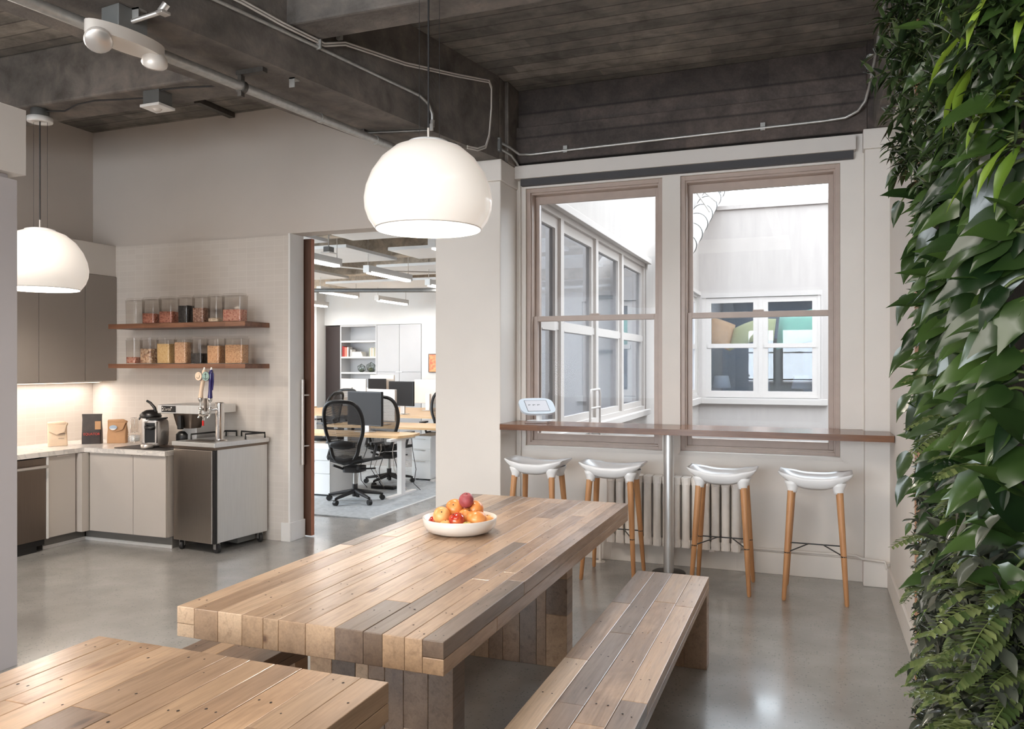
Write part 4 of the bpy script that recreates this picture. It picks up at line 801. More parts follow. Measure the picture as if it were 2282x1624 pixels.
for x, w, h, f_, m_, lb, hp in ((-5.880, .120, .235, .30, 'g_pink', 'container a quarter full of pink salt, left end of the lower shelf', .1), (-5.715, .145, .237, .66, 'g_mix', 'container of coarse nut mix, second on the lower shelf', .05), (-5.520, .160, .237, .86, 'g_yel', 'container full of yellow grain, third on the lower shelf', .03),
   (-5.320, .145, .237, .90, 'g_tan', 'container full of tan flakes, in the middle of the lower shelf', 0), (-5.135, .135, .237, .44, 'g_black', 'container half full of black beans on the lower shelf', .05), (-4.955, .145, .238, .78, 'g_oat', 'container of brown oats, second from right on the lower shelf', .08), (-4.765, .205, .238, .80, 'g_oat', 'wide container of oats at the right end of the lower shelf', .05)):
    jar(x, 1.556, w, h, f_, m_, lb, heap=hp)
# bags on the worktop
def bag(x, y, rz, w, d_, h, mat, label, fold, name='coffee_bag'):
    t = thing(name, label, 'bag', (x, y, CT+.001), R(rz)); b = MB(); r0 = random.Random(int(abs(x)*1000)); rings = []
    for k in range(9):
        f = k/8; p = rrect(-w/2, w/2, -d_/2*(1-.9*max(0, f-.35)/.65), d_/2*(1-.9*max(0, f-.35)/.65), .012, 3); wob = .004*f
        rings.append([(a*(1+.03*math.sin(3*f+a*30))+r0.uniform(-wob, wob), c_+r0.uniform(-wob, wob)+.0*f, h*f) for a, c_ in p])
    b.ring(rings, True, True); o = b.build('bag_body', mat, t, 0, True, 0, 1); b = MB()
    if fold == 'roll': b.tube([(-w*.48, -.006, h-.006), (w*.30, -.014, h-.004), (w*.50, -.008, h-.018)], [.020, .024, .017], 12, flat=.7); b.add([(-w*.49, -.022, h), (w*.49, -.026, h), (w*.34, -.052, h*.60), (-w*.05, -.056, h*.50), (-w*.45, -.046, h*.66)], [(0, 1, 2, 3, 4)])
    else: b.add([(-w*.48, -.010, h), (w*.50, -.010, h*.975), (w*.49, -.020, h*.80), (-w*.46, -.022, h*.76)], [(0, 1, 2, 3)])
    b.build('folded_top', mat, t, 0, True, .003); return t
t = bag(-6.30, 5.20, 52, .155, .10, .205, 'paperl', 'pale paper coffee bag on the worktop, leftmost of the three bags', 'roll')
for z_, w_, h_ in ((.107, .062, .008), (.096, .055, .002), (.068, .045, .003)): b = MB(); b.box(.028-w_/2, .028+w_/2, -.0535, -.0525, z_-h_/2, z_+h_/2); b.build('print_line', 'darkprint', t, 0, True)
t = bag(-6.19, 5.47, 38, .165, .10, .27, 'bagblack', 'tall black coffee bag with red lettering, between two paper bags', 'fold')
text('EQUATOR', .0305, 'redtext', t, (.004, -.0525, .088), (R(90), 0, 0), sx=.95)
b = MB(); b.box(.03, .078, -.047, -.046, .13, .205); b.build('label_patch', 'paperk', t, 0, True)
t = bag(-6.02, 5.60, 30, .165, .11, .205, 'paperk', 'brown kraft coffee bag with a round blue sticker, rightmost of the three bags', 'roll')
b = MB(); b.M = Matrix.Translation((-.022, -.062, .145)) @ Matrix.Rotation(R(76), 4, 'X'); b.prism([(.034*math.cos(a), .022*math.sin(a)) for a in [2*math.pi*i/20 for i in range(20)]], 0, .001); b.build('sticker', 'blueg', t, 0, True)
b = MB(); b.M = Matrix.Translation((-.022, -.063, .139)) @ Matrix.Rotation(R(76), 4, 'X'); b.prism([(.024*math.cos(a), -.004+.014*math.sin(a)) for a in [math.pi+math.pi*i/10 for i in range(11)]], .001, .002); b.build('sticker_base', 'whitep', t, 0, True)
# wire rack with cups/filters
t = thing('filter_rack', 'chrome wire rack holding paper filters and a sleeve of cups', 'rack', (-5.86, 5.64, CT+.001)); b = MB()
for k in range(6): r_ = .052; b.tube([(-5.86+r_*math.cos(a), 5.64+r_*math.sin(a), CT+.018+.011*k) for a in [2*math.pi*i/24 for i in range(24)]], .0016, 5, loop=True)
for i in range(4):
    a = math.pi/4+i*math.pi/2; b.tube([(-5.86+.052*math.cos(a), 5.64+.052*math.sin(a), CT+.002), (-5.86+.052*math.cos(a), 5.64+.052*math.sin(a), CT+.092), (-5.86+.034*math.cos(a), 5.64+.034*math.sin(a), CT+.095), (-5.86+.034*math.cos(a), 5.64+.034*math.sin(a), CT+.232)], .002, 5); b.sphere((-5.86+.052*math.cos(a), 5.64+.052*math.sin(a), CT+.006), .005, 8, 6)
for z_ in (.10, .232): b.tube([(-5.86+.034*math.cos(a), 5.64+.034*math.sin(a), CT+z_) for a in [2*math.pi*i/20 for i in range(20)]], .0016, 5, loop=True)
b.build('wire_frame', 'chrome', t); b = MB(); b.lathe([(.001, .02), (.043, .02), (.047, .07), (.001, .075)], (-5.86, 5.64, CT), 24); b.build('paper_filters', 'seat_white', t)
b = MB()
for k in range(12): b.lathe([(.024, .098+k*.010), (.029, .107+k*.010), (.024, .108+k*.010)], (-5.86, 5.64, CT), 20)
b.lathe([(.001, .098), (.026, .10), (.026, .222), (.001, .224)], (-5.86, 5.64, CT), 20); b.build('cup_sleeve', 'jar', t)
# mat, airpot, capsule machine
b = MB(); b.M = Matrix.Translation((-5.36, 5.45, CT)) @ Matrix.Rotation(R(0), 4, 'Z'); b.prism(rrect(-.30, .28, -.23, .22, .01), .0005, .006); tag(b.build('counter_mat', 'mat'), 'thin black mat under the coffee equipment', 'mat')
AX, AY = -5.545, 5.52; z0 = CT+.0065
t = thing('airpot', 'steel airpot with black lid and raised lever, left of the capsule machine', 'airpot', (AX, AY, z0)); b = MB(); b.lathe([(.001, 0), (.072, 0), (.075, .006), (.075, .235), (.066, .255), (.001, .256)], (AX, AY, z0), 32); b.build('body', 'steel_lt', t)
b = MB(); b.lathe([(.001, .315), (.04, .312), (.075, .292), (.090, .262), (.088, .245), (.070, .238), (.001, .238)], (AX, AY, z0), 32); b.sphere((AX-.045, AY-.02, z0+.262), .05, 16, 10, 0, (1.1, .8, .6)); b.build('lid', 'black', t)
b = MB(); b.tube([(AX+.055, AY, z0+.285), (AX+.045, AY, z0+.33), (AX+.005, AY-.01, z0+.375), (AX-.030, AY-.015, z0+.392)], [.014, .013, .012, .010], 10, flat=1.3); b.build('lever', 'black', t)
b = MB(); b.tube([(AX-.075, AY-.045, z0+.25), (AX-.085, AY-.05, z0+.225)], .008, 8); b.build('spout', 'black', t)
KX, KY = -5.355, 5.37
t = thing('capsule_machine', 'silver capsule coffee machine with black front, beside the airpot', 'coffee machine', (KX, KY, z0), R(14)); b = MB()
def capring(z_, s_): return [(a, c_, z_) for a, c_ in rrect(-.055*s_, .075*s_, -.055, .12, .03, 5)]
b.ring([capring(.02, .92), capring(.05, 1.0), capring(.15, 1.06), capring(.22, .97), capring(.235, .85)], True, True); b.build('body', 'alu', t, 0, True)
b = MB(); b.box(-.045, .05, -.066, -.05, .045, .215); b.build('front_panel', 'black', t, .004, True); b = MB(); b.box(-.062, -.045, -.075, .0, .04, .225); b.box(.048, .062, -.075, .0, .04, .225); b.build('side_rail', 'alu', t, .004, True)
b = MB(); b.tube([(-.04, -.06, .19), (-.02, -.095, .175), (.03, -.095, .172), (.045, -.08, .18)], .016, 10); b.tube([(.0, -.10, .175), (.03, -.10, .165)], .009, 8); b.build('spout', 'black', t, 0, True)
b = MB(); b.prism(rrect(-.05, .085, -.07, .07, .03), .240, .252); b.tube([(.0, -.02, .246), (.12, .0, .256)], .012, 8, flat=.5); b.build('lever_lid', 'blackmatte', t, .002, True)
b = MB(); b.lathe([(.001, .0), (.05, 0), (.052, .03), (.001, .034)], (-.0, -.11, 0.004), 24); b.build('drip_tray', 'alu', t, 0, True)
# batch brewer
t = thing('coffee_brewer', 'tall stainless batch coffee brewer behind the beer taps', 'coffee brewer', (-5.04, 5.60, CT), R(0)); b = MB(); b.box(-.17, -.01, -.06, .20, 0, .30); b.build('tank', 'steel_lt', t, .003, True)
b = MB(); b.box(-.31, .20, -.20, .20, .30, .375); b.build('head', 'steel_lt', t, .004, True); b = MB(); b.box(-.26, -.11, -.206, -.199, .312, .366); b.build('control_panel', 'blackmatte', t, .001, True)
text('Curtis', .036, 'alu', t, (-.200, -.2075, .337), (R(90), 0, 0), shear=.35)
for x, z_ in ((-.247, .352), (-.247, .328), (-.150, .352)): b = MB(); b.tube([(x, -.206, z_), (x, -.2085, z_)], .006, 10); b.build('button', 'whitep', t, 0, True)
b = MB(); b.ring([[(a*s_, c_*s_-.08, z_) for a, c_ in rrect(-.12, .12, -.10, .10, .04)] for s_, z_ in ((.68, .17), (.76, .20), (.95, .298))], True, True); b.M = None; o = b.build('brew_basket', 'steel_dk', t, 0, True); o.location.x = -.07
b = MB(); b.box(-.09, -.05, -.205, -.165, .165, .285); b.build('basket_handle', 'black', t, .006, True); b = MB(); b.box(-.30, -.01, -.19, .19, 0, .022); b.build('base', 'steel_dk', t, .003, True); b = MB(); b.lathe([(.001, .022), (.07, .022), (.072, .11), (.045, .135), (.001, .14)], (-.17, -.03, 0), 24); b.build('server', 'black', t, 0, True)
# ---------------------------------------------------------------- beer dispenser on castors
kr = R(-6); KT = .907
t = thing('beer_dispenser', 'stainless steel beer dispenser cabinet on black castors, beside the door opening', 'beer dispenser', (-4.545, 5.195, 0), kr)
W_, D_ = .485, .60
b = MB(); b.box(-W_+.006, -.012, .035, D_, .085, KT-.055); b.build('cabinet', 'steel_lt', t, .004, True)
b = MB(); b.box(-W_+.002, -.034, .0, .030, .082, KT-.062); b.build('door', 'steel', t, .005, True)
b = MB(); b.box(-.034, -.012, .004, .034, .082, KT-.062); b.build('door_gasket', 'black', t, .002, True)
b = MB(); b.box(-W_-.006, .008, -.012, D_+.004, KT-.036, KT); b.build('top', 'steel_lt', t, .004, True); b = MB(); b.box(-W_+.004, -.004, .002, D_, KT-.058, KT-.036); b.build('top_rail', 'steel_dk', t, .002, True)
b = MB(); b.box(-W_+.09, -.09, .05, .20, KT, KT+.004); b.build('drip_tray', 'steel_dk', t, .001, True)
b = MB(); b.box(-.30, -.06, .30, .5, .03, .085); b.build('underframe', 'greyconn', t, 0, True)
for x, y, ang in ((-W_+.055, .05, 30), (-.05, .06, 80), (-.045, D_-.06, 65), (-W_+.05, D_-.06, 20)):
    c = MB(); c.M = Matrix.Translation((x, y, 0)) @ Matrix.Rotation(R(ang), 4, 'Z'); c.tube([(-.014, -.01, .037), (.014, -.01, .037)], .037, 20); w = c.build('castor', 'rubber', t, .004, True)
    c = MB(); c.M = Matrix.Translation((x, y, 0)) @ Matrix.Rotation(R(ang), 4, 'Z'); c.box(-.022, -.017, -.022, .012, .03, .085); c.box(.017, .022, -.022, .012, .03, .085); c.box(-.022, .022, -.02, .02, .075, .086); c.build('fork', 'galv', w, .002, True)
def rail(pts): b = MB(); b.tube(pts, .0075, 8); b.build('guard_rail', 'blackmatte', t, 0, True)
zt_ = KT+.045; rail([(-.05, D_-.22, KT), (-.05, D_-.22, zt_), (-.012, D_-.03, zt_), (-.012, D_-.03, KT)]); rail([(-.012, D_-.03, zt_-.002), (-.30, D_-.02, zt_), (-.30, D_-.02, KT)]); rail([(-W_+.03, .16, KT), (-W_+.03, .16, zt_), (-W_+.03, D_-.05, zt_), (-W_+.03, D_-.05, KT)]); rail([(-W_+.03, D_-.05, zt_), (-.36, D_-.02, zt_), (-.36, D_-.02, KT)])
# tap tower
TX, TY = -.16, .20
b = MB(); b.lathe([(.001, .008), (.058, .008), (.062, 0)], (TX, TY, KT), 28); b.tube([(TX, TY, KT), (TX, TY, KT+.315)], .036, 28); b.lathe([(.037, .315), (.036, .322), (.001, .324)], (TX, TY, KT), 28); tw = b.build('tap_tower', 'chrome', t, 0, True)
def tap(px, pz, hmat, kind):
    b = MB(); b.tube([(TX-.01, TY-.02, KT+.265), (px, TY-.085, KT+.265), (px, TY-.11, KT+.265)], .011, 12); b.tube([(px, TY-.10, KT+.285), (px, TY-.105, KT+.225), (px, TY-.125, KT+.195)], [.013, .011, .008], 12); b.tube([(px, TY-.10, KT+.28), (px, TY-.10, KT+.34)], [.006, .006], 8); b.sphere((px, TY-.10, KT+.272), .018, 14, 8)
    b.lathe([(.001, .325), (.012, .33), (.022, .350), (.022, .362), (.001, .365)], (px, TY-.10, KT), 16); f = b.build('faucet', 'chrome', t, 0, True)
    if not hmat: return
    dx = .018 if kind == 'a' else .006
    hp = [(px, TY-.10, KT+.365), (px+dx*.4, TY-.10, KT+.42), (px+dx*1.4, TY-.10, KT+.50), (px+dx*2.2, TY-.10, KT+.57), (px+dx*2.4, TY-.10, KT+.60)]
    b = MB(); b.tube(hp, [.021, .016, .018, .021, .012], 14); h = b.build('tap_handle', hmat, t, 0, True); b = MB(); b.tube([hp[-1], (hp[-1][0]+.001, hp[-1][1], hp[-1][2]+.02)], [.009, .006], 10); b.build('finial', 'whitep', h, 0, True)
    mx, my, mz = hp[3][0]-(.030 if kind == 'a' else .030), TY-.125, KT+.545
    Q = Matrix.Translation((mx, my, mz)) @ Matrix.Rotation(R(18), 4, 'Z') @ Matrix.Rotation(R(90), 4, 'X')
    b = MB(); b.M = Q; b.prism([(.034*math.cos(a), .040*math.sin(a)) for a in [2*math.pi*i/26 for i in range(26)]], 0, .010, 0, True); b.build('medallion_rim', 'greyconn', h, 0, True); b = MB(); b.M = Q; b.prism([(.030*math.cos(a), .036*math.sin(a)) for a in [2*math.pi*i/26 for i in range(26)]], .010, .0125, 0, True); b.build('medallion', 'cream' if kind == 'a' else 'mint', h, 0, True)
    b = MB(); b.M = Q
    if kind == 'b': b.tube([(0, -.024, .013), (0, .020, .013)], .0022, 6); b.tube([(-.009, .015, .013), (.009, .015, .013)], .002, 6); b.tube([(-.017, -.012, .013), (-.011, -.021, .013), (0, -.025, .013), (.011, -.021, .013), (.017, -.012, .013)], .0022, 6); b.tube([(.003*math.cos(a), .023+.003*math.sin(a), .013) for a in [2*math.pi*i/10 for i in range(10)]], .0012, 5, loop=True)
    else: b.tube([(-.014, -.006, .013), (-.009, -.017, .013), (.002, -.018, .013), (.010, -.008, .013), (.010, .008, .013)], .0018, 6); b.tube([(.006, .018, .013), (.008, .022, .013)], .002, 6)
    b.build('emblem', 'blackmatte' if kind == 'b' else 'darkprint', h, 0, True)
    if kind == 'b': b = MB(); b.tube([(hp[1][0]+.024, TY-.10, KT+.43), (hp[2][0]+.028, TY-.10, KT+.50), (hp[3][0]+.024, TY-.10, KT+.57)], .006, 8); b.build('handle_ridge', 'navy', h, 0, True)
tap(TX-.115, 0, 'cream', 'a'); tap(TX-.005, 0, 'navy', 'b')
b = MB(); b.tube([(TX-.06, TY-.10, KT+.25), (TX-.06, TY-.10, KT+.36)], .013, 12); b.build('stub_tap', 'steel_dk', t, 0, True)
b = MB(); b.tube([(TX-.115, TY-.11, KT+.225), (TX-.06, TY-.12, KT+.21), (TX-.01, TY-.11, KT+.235)], .010, 8); b.tube([(TX-.055, TY-.12, KT+.21), (TX-.05, TY-.13, KT+.175)], .009, 8); b.build('yoke', 'chrome', t, 0, True)
b = MB(); b.M = Matrix.Translation((TX-.048, TY-.135, KT+.145)) ; b.prism([(-.009, -.005), (.009, -.005), (.009, .005), (-.009, .005)], -.012, .03); b.build('red_tag', 'red', t, .002, True)
# ================================================================ OFFICE BEYOND THE DOOR
SB('wall_office_far', [(-12, -9.97, 14.8, 15.3, 0, 3.82), (-9.97, -7.60, 14.8, 15.3, 2.40, 3.82), (-7.60, -2.36, 14.8, 15.3, 0, 3.82), (-9.97, -7.6, 15.2, 15.3, 0, 2.4)], 'officewhite')
SB('wall_office_left', [(-12, -11.9, 6.02, 15.3, 0, 3.82)], 'officewhite'); SB('wall_office_column', [(-10.25, -9.97, 14.5, 14.8, 0, 3.1)], 'officewhite')
for i, y in enumerate((8.15, 10.0, 11.82, 13.7)): SB('ceiling_beam_office', [(-11.9, -2.36, y, y+.24, 3.10, 3.82)], 'office_beam', None, .01)
SB('ceiling_beam_office', [(-11.9, -2.36, 6.42, 6.6, 3.10, 3.82)], 'office_beam', None, .01)
SB('door_2', [(-9.95, -9.58, 14.82, 14.86, 0, 2.38)], 'darkbrown')
pn = [(-5.03, -2.9, 6.75, 8.04, 'over the doorway, right of the light row'), (-7.5, -5.38, 6.75, 8.06, 'just inside the doorway at the left'), (-7.5, -5.40, 8.48, 9.77, 'second bay, left of the light row'), (-5.05, -2.9, 8.9, 9.75, 'second bay, right of the light row'), (-9.6, -7.3, 10.4, 11.55, 'third bay, at the left edge'), (-6.1, -2.9, 10.4, 11.5, 'third bay, behind the middle light'), (-8.2, -5.6, 12.2, 13.4, 'farthest bay, near the wall cabinets')]
for x0, x1, y0, y1, lb in pn:
    b = MB(); b.box(x0, x1, y0, y1, 3.0, 3.04); tag(b.build('acoustic_panel', 'officewhite'), 'white flat acoustic ceiling panel in the office, '+lb, 'ceiling panel', 'office acoustic ceiling panels')
M['tube'] = emis('fluorescent_tube', (1, .95, .9, 1), 9)
ls = [(-5.46, 7.22, 8.42, 'nearest the doorway at the left'), (-5.46, 9.05, 10.26, 'large one in the middle of the doorway view'), (-5.47, 10.84, 12.05, 'cut off by the pier at the right'), (-7.66, 11.2, 12.4, 'left of centre, above the bookcase'), (-7.66, 13.07, 14.27, 'lowest one at centre right'), (-9.5, 12.98, 14.2, 'farthest left by the door edge'), (-3.66, 7.35, 8.6, 'top right corner of the doorway')]
for x, y0, y1, lb in ls:
    t = thing('linear_light', 'white suspended linear office light, '+lb, 'light', (x, (y0+y1)/2, 2.74), group='suspended linear lights in the office'); b = MB(); b.box(x-.045, x+.045, y0, y1, 2.755, 2.85); b.build('housing', 'officewhite', t, .003)
    b = MB(); b.box(x-.028, x+.048, y0+.06, y1-.06, 2.742, 2.770); b.build('diffuser', 'tube', t)
    for y in (y0+.05, y1-.05): zr = 3.10 if any(q-.01 < y < q+.25 for q in (8.15, 10.0, 11.82, 13.7)) else 3.82; b = MB(); b.tube([(x, y, 2.85), (x, y, zr)], .005, 5); b.build('suspension_rod', 'cable_w', t)
    area('linear_lamp', (x, (y0+y1)/2, 2.735), (0, 0, 0), .08, 1.1, 19, NEUT)
area('office_fill_light', (-11.8, 10.5, 2.0), (0, R(-90), 0), 2.2, 6, 110, NEUT)  # fill lamp added at the solid left wall; no window there
t = thing('ceiling_sensor', 'grey electrical box with white plate hanging from the office ceiling by the doorway', 'sensor', (-4.95, 7.55, 2.9)); b = MB(); b.box(-5.0, -4.93, 7.4, 7.5, 2.78, 2.84); b.build('box', 'greyconn', t); b = MB(); b.box(-5.02, -4.91, 7.38, 7.52, 2.765, 2.78); b.build('plate', 'white_gloss', t); b = MB(); b.tube([(-4.965, 7.45, 2.84), (-4.965, 7.45, 3.82)], .006, 6); b.build('rod', 'galv', t)
pipe('sprinkler_pipe', 'long grey sprinkler pipe crossing the office ceiling behind the lights', 'pipe', [(-9.5, 10.3, 2.76), (-7.0, 10.9, 2.73), (-4.0, 11.6, 2.70)], .032, 'greyconn', 12)
pipe('cable', 'white cables sagging between the office lights', 'cable', [(-7.2, 9.2, 3.1), (-6.3, 9.4, 2.92), (-5.5, 9.8, 2.85), (-4.6, 10.4, 2.86), (-4.0, 11.0, 2.9)], .012, 'cable_w', 6)
t = thing('ceiling_duct', 'silver spiral duct high at the right end of the office ceiling', 'duct', (-5.0, 13.0, 2.9)); b = MB(); b.tube([(-6.2, 13.2, 2.86), (-3.0, 12.8, 2.86)], .10, 20); b.build('pipe', 'galv', t); b = MB(); b.tube([(-6.22, 13.2, 2.86), (-6.28, 13.21, 2.86)], .12, 20); b.build('flange', 'rust', t)
# built-in storage
t = thing('bookcase', 'white built-in open bookcase on the far office wall', 'bookcase', (-9.11, 15.0, 0)); b = MB(); b.box(-9.575, -9.545, 14.8, 15.2, 0, 2.395); b.box(-8.70, -8.665, 14.8, 15.2, 0, 2.395); b.box(-9.545, -8.70, 15.17, 15.2, 0, 2.395); b.box(-9.545, -8.70, 14.8, 15.17, 2.365, 2.395); b.build('case', 'cupboard', t)
for z_ in (2.06, 1.72, 1.385, 1.05, .7, .35): b = MB(); b.box(-9.545, -8.70, 14.80, 15.17, z_-.035, z_); b.build('shelf', 'officewhite', t)
t = thing('wall_cupboard', 'white full-height cupboard with four doors right of the office bookcase', 'cupboard', (-8.13, 15.0, 0)); b = MB(); b.box(-8.66, -7.61, 14.82, 15.19, 0, 2.395); b.build('body', 'cupboard', t)
for x0, x1 in ((-8.66, -8.127), (-8.123, -7.61)):
    for z0_, z1_ in ((0, 1.393), (1.397, 2.395)): b = MB(); b.box(x0+.002, x1-.002, 14.80, 14.818, z0_+.002, z1_-.002); o = b.build('door', 'cupboard', t, .001)
b = MB(); b.box(-8.2, -8.05, 14.785, 14.80, 1.388, 1.400); b.build('handle', 'alu', t)
M['bk'] = [plain('book_red', C3(170, 40, 36)), plain('book_salmon', C3(206, 130, 110)), plain('book_white', C3(232, 228, 222)), plain('book_grey', C3(96, 88, 84)), plain('book_green', C3(170, 176, 150)), plain('book_tan', C3(206, 188, 160))]
for i, (x, w, h, c_, lb) in enumerate([(-9.53, .022, .225, 0, 'leftmost red book'), (-9.505, .03, .215, 0, 'second red book from left'), (-9.472, .028, .205, 1, 'salmon book'), (-9.44, .025, .20, 1, 'pink book beside the salmon one'), (-9.41, .03, .205, 2, 'white upright book'), (-9.36, .025, .165, 3, 'dark short book'), (-9.33, .03, .155, 2, 'short white book left of the stack')]):
    b = MB(); b.box(x, x+w, 14.82, 14.98, 1.7205, 1.7205+h); tag(b.build('book', M['bk'][c_]), lb+' standing on the office bookcase', 'book', 'books on the office bookcase')
for i, (h0, w) in enumerate(((0, .26), (.035, .25), (.07, .23))):
    b = MB(); b.box(-9.29, -9.29+w, 14.82, 15.0, 1.7205+h0, 1.7205+h0+.033); tag(b.build('book', M['bk'][2]), ('bottom', 'middle', 'top')[i]+' white book of the flat stack on the office bookcase', 'book', 'books on the office bookcase')
for i in range(6):
    x = -8.865+i*.028; b = MB(); b.box(x, x+.024, 14.82, 14.98, 1.7205, 1.90+.005*(i % 3)); tag(b.build('book', M['bk'][(4, 2, 5, 2, 4, 5)[i]]), ('first', 'second', 'third', 'fourth', 'fifth', 'sixth')[i]+' pale book of the row at the right end of the bookcase shelf', 'book', 'books on the office bookcase')
def terr(x, r_, lb):
    t = thing('glass_terrarium', lb, 'terrarium', (x, 14.95, 1.386)); me = bpy.data.meshes.new('g'); import bmesh; bm = bmesh.new(); bmesh.ops.create_icosphere(bm, subdivisions=1, radius=r_)
    vs = [tuple(v.co) for v in bm.verts]; fs = [tuple(v.index for v in f.verts) for f in bm.faces]; es = [(tuple(e.verts[0].co), tuple(e.verts[1].co)) for e in bm.edges]; bm.free()
    b = MB(); b.add([(a+x, c_+14.95, d_+1.386+r_*.87) for a, c_, d_ in vs], fs); b.build('glass', 'terr', t); b = MB()
    for p, q in es: b.tube([(p[0]+x, p[1]+14.95, p[2]+1.386+r_*.87), (q[0]+x, q[1]+14.95, q[2]+1.386+r_*.87)], .004, 4)
    b.build('frame', 'greyconn', t); b = MB(); b.sphere((x, 14.95, 1.386+r_*.42), r_*.6, 10, 6, 0, (1, 1, .6)); b.build('planting', 'lf_fern', t)
terr(-9.13, .095, 'smaller geometric glass terrarium on the office bookcase'); terr(-8.89, .115, 'larger geometric glass terrarium on the office bookcase')
t = thing('picture', 'small framed yellow and red print on the far office wall', 'picture', (-7.28, 14.78, 1.39)); b = MB(); b.box(-7.43, -7.15, 14.77, 14.80, 1.385, 1.77); b.build('frame', 'doorwood', t); M['poster'] = fruit('print_colours', C3(232, 190, 130), C3(214, 110, 84), None, .6, 0)
b = MB(); b.box(-7.41, -7.17, 14.765, 14.77, 1.40, 1.755); b.build('print', 'poster', t)
# rug
b = MB(); b.box(-9.5, -4.135, 6.93, 10.6, .0005, .012); tag(b.build('rug', 'carpet'), 'pale grey blue rug under the office desks', 'rug')
b = MB(); b.box(-4.135, -4.12, 6.93, 10.6, .0005, .013); tag(b.build('rug_binding', 'whitep'), 'white binding along the right edge of the grey office rug', 'rug edging')
# desks
def desk(name, label, poly, h=.72, leg_xy=(), th=.028):
    xs = [p[0] for p in poly]; ys = [p[1] for p in poly]; t = thing(name, label, 'desk', (sum(xs)/len(xs), sum(ys)/len(ys), 0)); b = MB(); b.prism(poly, h-th, h); b.build('desktop', 'desktop', t, .002)
    for x, y in leg_xy:
        b = MB(); b.prism(rrect(x-.035, x+.035, y-.34, y+.34, .03), .013, .035); b.box(x-.03, x+.03, y-.05, y+.05, .03, h-th-.03); b.box(x-.03, x+.03, y-.3, y+.3, h-th-.03, h-th); b.build('leg', 'white_gloss', t, .004)
    return t
desk('office_desk', 'nearest birch office desk with white T legs, behind the mesh chair', [(-6.3, 8.13), (-4.48, 8.13), (-4.42, 8.40), (-4.47, 8.66), (-6.3, 8.66)], .72, [(-4.53, 8.30), (-6.15, 8.4)])
desk('office_desk', 'birch office desk facing the nearest one, back to back', [(-6.3, 9.32), (-4.58, 9.32), (-4.45, 10.1), (-6.3, 10.1)], .72, [(-4.66, 9.7), (-6.15, 9.7)])
desk('office_desk', 'far birch office desk in front of the wall cupboard', [(-8.9, 11.3), (-5.3, 11.3), (-5.3, 13.7), (-8.9, 13.7)], .72, [(-5.5, 12), (-8.7, 12)])
desk('office_desk', 'birch office desk glimpsed at the left edge of the doorway', [(-10.5, 12.0), (-9.2, 12.0), (-9.2, 13.4), (-10.5, 13.4)], .72, [(-9.4, 12.6)])
def monitor(x, y, w, h, zb, rz, back, mat, name, label, apple=False, cat='monitor'):
    t = thing(name, label, cat, (x, y, .721), R(rz)); b = MB(); z0_ = zb-.721; f = 1 if back else -1
    if back and apple: b.ring([[(-w/2, 0, z0_), (w/2, 0, z0_), (w/2, 0, z0_+h), (-w/2, 0, z0_+h)], [(-w/2, -.006, z0_), (w/2, -.006, z0_), (w/2, -.006, z0_+h), (-w/2, -.006, z0_+h)], [(-w*.30, -.04, z0_+h*.2), (w*.30, -.04, z0_+h*.2), (w*.30, -.04, z0_+h*.75), (-w*.30, -.04, z0_+h*.75)]][::-1], True, True, 0, False)
    else: b.box(-w/2, w/2, -.02, .02, z0_, z0_+h)
    b.build('display_housing', mat, t, .006, True)
    b = MB(); yy = .021 if back else -.021; b.box(-w/2+.012, w/2-.012, min(yy, yy*1.04), max(yy, yy*1.04), z0_+(.012 if not apple else .06), z0_+h-.012); b.build('screen', 'screen', t, 0, True)
    b = MB(); s_ = -1 if back else 1; b.box(-.045, .045, s_*.02 if s_ > 0 else -.05, .05 if s_ > 0 else -.02, .01, z0_+h*.4); b.box(-.10, .10, -.09, .09, 0, .008); b.build('stand', 'aluw' if apple else 'alu', t, .003, True)
    if apple and back:
        b = MB(); zc = z0_+h*.56; b.M = Matrix.Translation((0, -.041, zc)) @ Matrix.Rotation(R(90), 4, 'X')
        ap = [(0, .016), (.006, .019), (.013, .017), (.016, .011), (.0125, .006), (.0125, .0), (.016, -.006), (.011, -.016), (.005, -.019), (0, -.017), (-.005, -.019), (-.011, -.016), (-.017, -.004), (-.016, .010), (-.010, .018), (-.005, .018)]
        b.prism([(p*1.25, q*1.25) for p, q in ap], 0, .001); b.prism([(0, .024), (.003, .030), (.009, .034), (.007, .027)], 0, .001); b.build('logo', 'greyconn', t, 0, True)
    return t
monitor(-5.14, 8.50, .60, .42, .80, -16, False, 'black', 'monitor', 'black monitor on the nearest office desk, in front of a silver one')
monitor(-5.56, 9.62, .60, .43, .78, -20, True, 'aluw', 'desktop_computer', 'pale silver monitor back behind the black monitor on the nearest desks')
monitor(-7.55, 12.1, .56, .40, .90, -8, True, 'aluw', 'desktop_computer', 'silver all-in-one computer seen from behind, left of the black monitor', True)
monitor(-6.41, 11.75, .55, .41, .86, -14, False, 'black', 'monitor', 'black monitor on the far desk at the right, before a silver one')
monitor(-6.45, 12.85, .62, .43, .85, -8, True, 'aluw', 'desktop_computer', 'silver computer back at the right edge of the doorway')
monitor(-7.75, 13.25, .40, .26, 1.02, -6, False, 'black', 'monitor', 'small dark monitor in front of the bookcase')
monitor(-7.75, 13.45, .52, .30, 1.05, 0, True, 'aluw', 'desktop_computer', 'farthest silver computer back, behind the small dark monitor')
